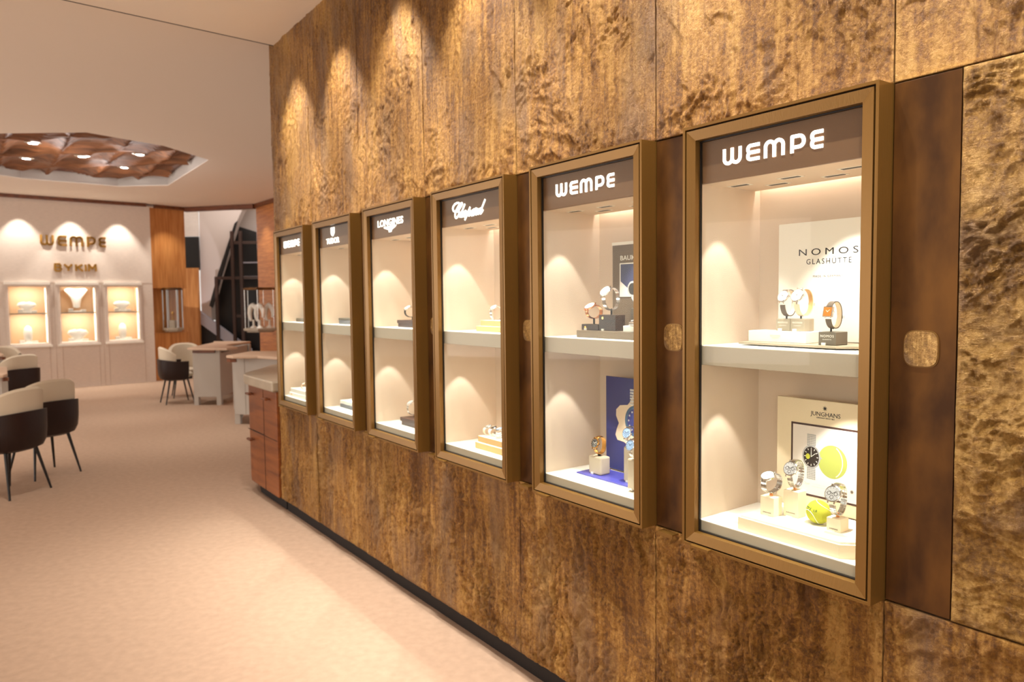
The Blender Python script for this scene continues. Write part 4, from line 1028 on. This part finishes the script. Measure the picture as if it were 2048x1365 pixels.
MB().box(qa+.004, qa+.196, -.0012, .0005, qz0+.004, qz-.004).build('picture', MNAVY, e)
MB().prism([(qa+.005, qz0+.005), (qa+.12, qz0+.005), (qa+.04, qz0+.035), (qa+.005, qz0+.06)], -.0016, -.001, 'y').build('picture_slope', MPRINT, e)
tx('picture_title', 'CLIFTON', e, 1, .275, (1248, 558), 553.5, 1274, MINKW, off=.03)
tx('picture_subtitle', 'Collection', e, 1, .275, (1252, 561), 559, 1270, MINKW)
cw = hit(1266, 578, .275, 1); m = MB(); m.prism(ell(cw[0], cw[1], .028, .03), -.0022, -.0016, 'y'); strokes(m, [[(cw[0]-.004, cw[1]-.03), (cw[0]+.02, cw[1]-.06)]], .012, -.0022, -.0016); m.build('printed_watch', MDIALS, e)
MB().prism(ell(cw[0], cw[1], .021, .023), -.0026, -.002, 'y').build('printed_dial', MDIALD, e)
b_ = blockpx('display_block', 1261, 1280, 617, .20, .04, P2, MB_DG, 'dark grey upright block cut off by the door frame, upper shelf of the second showcase', 'display block', 1)
b_ = blockpx('cushion_stand', 1246, 1275, 652, .11, .03, P2, MWHT, 'flat white stand holding a lying watch, upper shelf of the second showcase', 'watch stand', 1)
watch(1, 0, 0, 0, 'steel bracelet watch lying flat, cut off by the door frame', pos=onblock(b_, .008, .012, -.002, 1), strap=MSTEEL, band='bracelet', dial=MDIALS, R=(.034, .010), r=.016, phi=88, group=GW, rz=20)
# ---- second case, base
s_, d_ = fhit(1153, 947, FLR, 1)
ac = wempty('acrylic_plate', -MOD, 0, FLR+.0003)
MB().box(s_, .50, d_, .262, 0, .006).build('plate', MBLUEA, ac, bevel=.001)
tag(ac, 'glossy blue acrylic plate on the floor of the second showcase', 'plate')
AZ = FLR+.0066
for x0, x1, yt, yb, l, wl_ in ((1177, 1201, 911, 946, 'short rounded beige block under the yellow gold watch', 0), (1246.5, 1272, 893, 957, 'tall rounded beige block behind the shorter right-hand one', 1), (1254, 1281, 917, 967, 'rounded beige block at the door frame edge, in front of the tall one', 2)):
    s_, d_ = fhit(x0, yb, AZ, 1); d_ = max(.06, min(d_, .2))
    if wl_ == 1: d_ = .17
    if wl_ == 2: d_ = .10
    b_ = blockpx('rounded_watch_block', x0, x1, yt, d_, .052, AZ, MB_BLK if wl_ < 0 else plain('block_sand', srgb(196, 180, 156), .7), l, 'watch stand', 1, bevel=.006)
    clip(b_); MB().tube([(0, 0, b_['_h']), (0, 0, b_['_h']+.01)], .006, 8).build('watch_holder', MBLK, b_)
    if wl_ == 0: watch(1, 0, 0, 0, 'chunky yellow gold watch on the short beige block', pos=onblock(b_, .043, .002, 0, 1), case=MGOLD, strap=MGOLD, band='bangle', dial=MDIALD, ink=MINKW, R=(.025, .034), r=.020, phi=15, chrono=True, bw=.022, group=GW)
    if wl_ == 1: watch(1, 0, 0, 0, 'steel chronograph on the tall beige block, before the blue board', pos=onblock(b_, .042, -.004, -.01, 1), strap=MSTEEL, band='bracelet', dial=MDIALB, R=(.027, .034), r=.021, phi=20, chrono=True, group=GW)
    if wl_ == 2: watch(1, 0, 0, 0, 'steel watch with pale blue dial, lowest at the door frame edge', pos=onblock(b_, .040, -.004, -.012, 1), strap=MSTEEL, band='bracelet', dial=MDIALB, R=(.027, .034), r=.021, phi=20, group=GW)
e, a, b = board('display_board', 1, .28, (1212, 752), .50, AZ, MBLUE, 'deep blue board with a cream cloud shape, base of the second showcase')
cl = [(720,260),(690,330),(660,370),(580,372),(540,415),(538,480),(568,560),(545,620),(532,680),(552,735),(620,758),(660,790),(900,800),(900,260)]
MB().prism([hit(1130+x/5.25, 740+y/5.25, .28, 1) for x, y in cl], -.0010, .001, 'y').build('cloud_shape', MSTW, e)
cw = hit(1130+745/5.25, 740+545/5.25, .28, 1)
MB().prism(ell(cw[0], cw[1], .058, .062), -.0018, -.0008, 'y').build('printed_bezel', plain('print_teal', srgb(70, 100, 130), .5), e)
MB().prism(ell(cw[0], cw[1], .045, .049), -.0024, -.0016, 'y').build('printed_dial', MBLUE, e)
m = MB(); [m.box(cw[0]-.03, cw[0]+.03, -.0024, -.0008, cw[1]+.062+i*.011, cw[1]+.070+i*.011) for i in range(6)]
for k in range(12):
    a_ = 2*PI*k/12; m.prism(ell(cw[0]+.037*math.cos(a_), cw[1]+.040*math.sin(a_), .0035, .004, 10), -.0028, -.002, 'y')
m.build('printed_links', MDIALS, e)
# ---- third case
def flat(name, cab, x0, x1, yt, d0, th, z0, mat, label, cat='platform'):
    o = blockpx(name, x0, x1, yt, d0, th, z0, mat, label, cat, cab)
    if mat is MTAN:
        w_, h_ = o['_w']/2-.001, o['_h']; MB().box(-w_, w_, -th/2+.001, th/2-.001, h_-.0004, h_+.0002).build('top_pad', MWHT, o)
    return o
a = flat('display_platform', 2, 952, 1010, 652.5, .12, .15, SH, MTAN, 'lower tan platform on the upper shelf, showcase with script sign')
b = flat('display_platform', 2, 961, 1010, 641, .14, .12, SH+a['_h']+.0003, MTAN, 'upper tan platform carrying the jewelled watch, showcase with script sign')
watch(2, 986, 625, .19, 'jewelled silvery watch with red details on the tan platforms', pos=(lambda p: (p[0]-.035, p[1]-.002, p[2]))(onblock(b, .035, 0, -.01, 2)), strap=MSTEEL, band='bracelet', dial=MDIALW, R=(.034, .032), r=.018, phi=60, group=GW, ink=MRED)
a = flat('display_platform', 2, 950, 1012, 884, .09, .16, FLR, MTAN, 'lower tan platform on the floor, showcase with script sign')
b = flat('display_platform', 2, 956, 1012, 872, .105, .13, FLR+a['_h']+.0003, MTAN, 'upper tan platform under the row of pale-strapped watches')
q = onblock(b, .022, 0, 0, 2)
for i, (dx, l) in enumerate(((-.09, 'leftmost pale-strapped watch lying in the row, showcase with script sign'), (-.045, 'middle pale-strapped watch lying in the row, showcase with script sign'), (0, 'rightmost visible pale-strapped watch in the row, showcase with script sign'))):
    watch(2, 0, 0, 0, l, pos=(q[0]+dx, q[1], q[2]-.01), strap=[MSTW, MWHT, MSTEEL][i], band='strap', dial=[MDIALS, MDIALD, MDIALB][i], R=(.034, .020), r=.016, phi=75, bw=.022, group=GW, rz=-10)
# ---- fourth case
a = flat('display_tray', 3, 796, 832, 647, .13, .13, SH, MTRAYD, 'lower dark brown tray on the upper shelf, showcase with winged emblem', 'tray')
b = flat('display_tray', 3, 794, 832, 640.5, .125, .12, SH+a['_h']+.0003, MTRAYD, 'upper dark brown tray on the upper shelf, showcase with winged emblem', 'tray')
q = onblock(b, .045, 0, 0, 3); MB().tube([(-.04, 0, b['_h']), (-.04, 0, b['_h']+.016)], .004, 8).build('watch_holder', MBLK, b)
watch(3, 0, 0, 0, 'dark-strapped steel watch tilted up on the dark trays, upper shelf', pos=(q[0]-.04, q[1], q[2]-.01), strap=MBLK, dial=MDIALW, R=(.036, .028), r=.021, phi=60, group=GW)
a = flat('display_tray', 3, 803, 835, 842, .12, .14, FLR, MTRAYD, 'lower dark brown tray on the floor, showcase with winged emblem', 'tray')
b = flat('display_tray', 3, 800, 835, 834.5, .115, .13, FLR+a['_h']+.0003, MTRAYD, 'upper dark brown tray on the floor, showcase with winged emblem', 'tray')
q = onblock(b, .052, 0, 0, 3); MB().tube([(-.05, 0, b['_h']), (-.05, 0, b['_h']+.018)], .004, 8).build('watch_holder', MBLK, b)
watch(3, 0, 0, 0, 'steel bracelet watch on the dark trays, base of the showcase with winged emblem', pos=(q[0]-.045, q[1], q[2]-.01), strap=MSTEEL, band='bracelet', dial=MDIALS, R=(.036, .036), r=.021, phi=60, group=GW)
# ---- fifth case
a = flat('display_book', 4, 678, 710, 641, .12, .12, SH, MGREYP, 'lower slate grey book-like block, upper shelf of the shield-emblem showcase', 'display block')
flat('display_book', 4, 677, 710, 636.5, .13, .11, SH+a['_h']+.0003, MB_DG, 'upper dark book-like block, upper shelf of the shield-emblem showcase', 'display block')
a = flat('display_book', 4, 680, 712, 807.5, .12, .14, FLR, MGREYP, 'slate grey book-like block on the floor of the shield-emblem showcase', 'display block')
flat('display_book', 4, 680, 712, 800, .125, .13, FLR+a['_h']+.0003, MWHT, 'white book-like block lying on the slate grey one, shield-emblem showcase', 'display block')
# ---- sixth case
flat('display_block', 5, 592, 610, 637, .13, .06, SH, MB_DG, 'small grey block on the upper shelf of the farthest showcase', 'display block')
flat('display_block', 5, 601.5, 612, 614.5, .20, .03, SH, MGREYP, 'upright slate block behind the small grey one, farthest showcase', 'display block')
a = flat('display_box', 5, 577.5, 614, 784, .06, .16, FLR, MWHT, 'lower white box with a red mark, base of the farthest showcase', 'box')
MB().box(-a['_w']*.38, -a['_w']*.30, -.0812, -.0795, a['_h']*.4, a['_h']*.7).build('red_mark', MTAN, a)
b = flat('display_box', 5, 581, 614, 776, .07, .14, FLR+a['_h']+.0003, MWHT, 'upper white box under the small watch, farthest showcase', 'box')
q = onblock(b, .022, 0, 0, 5)
watch(5, 0, 0, 0, 'small pale watch on the white boxes in the farthest showcase', pos=(q[0]-.0, q[1], q[2]-.02), strap=MSTW, dial=MDIALW, case=MGOLD, R=(.028, .020), r=.016, phi=70, group=GW)
for o in bpy.data.objects:
    for k in ('_w', '_h', '_t'):
        if k in o: del o[k]
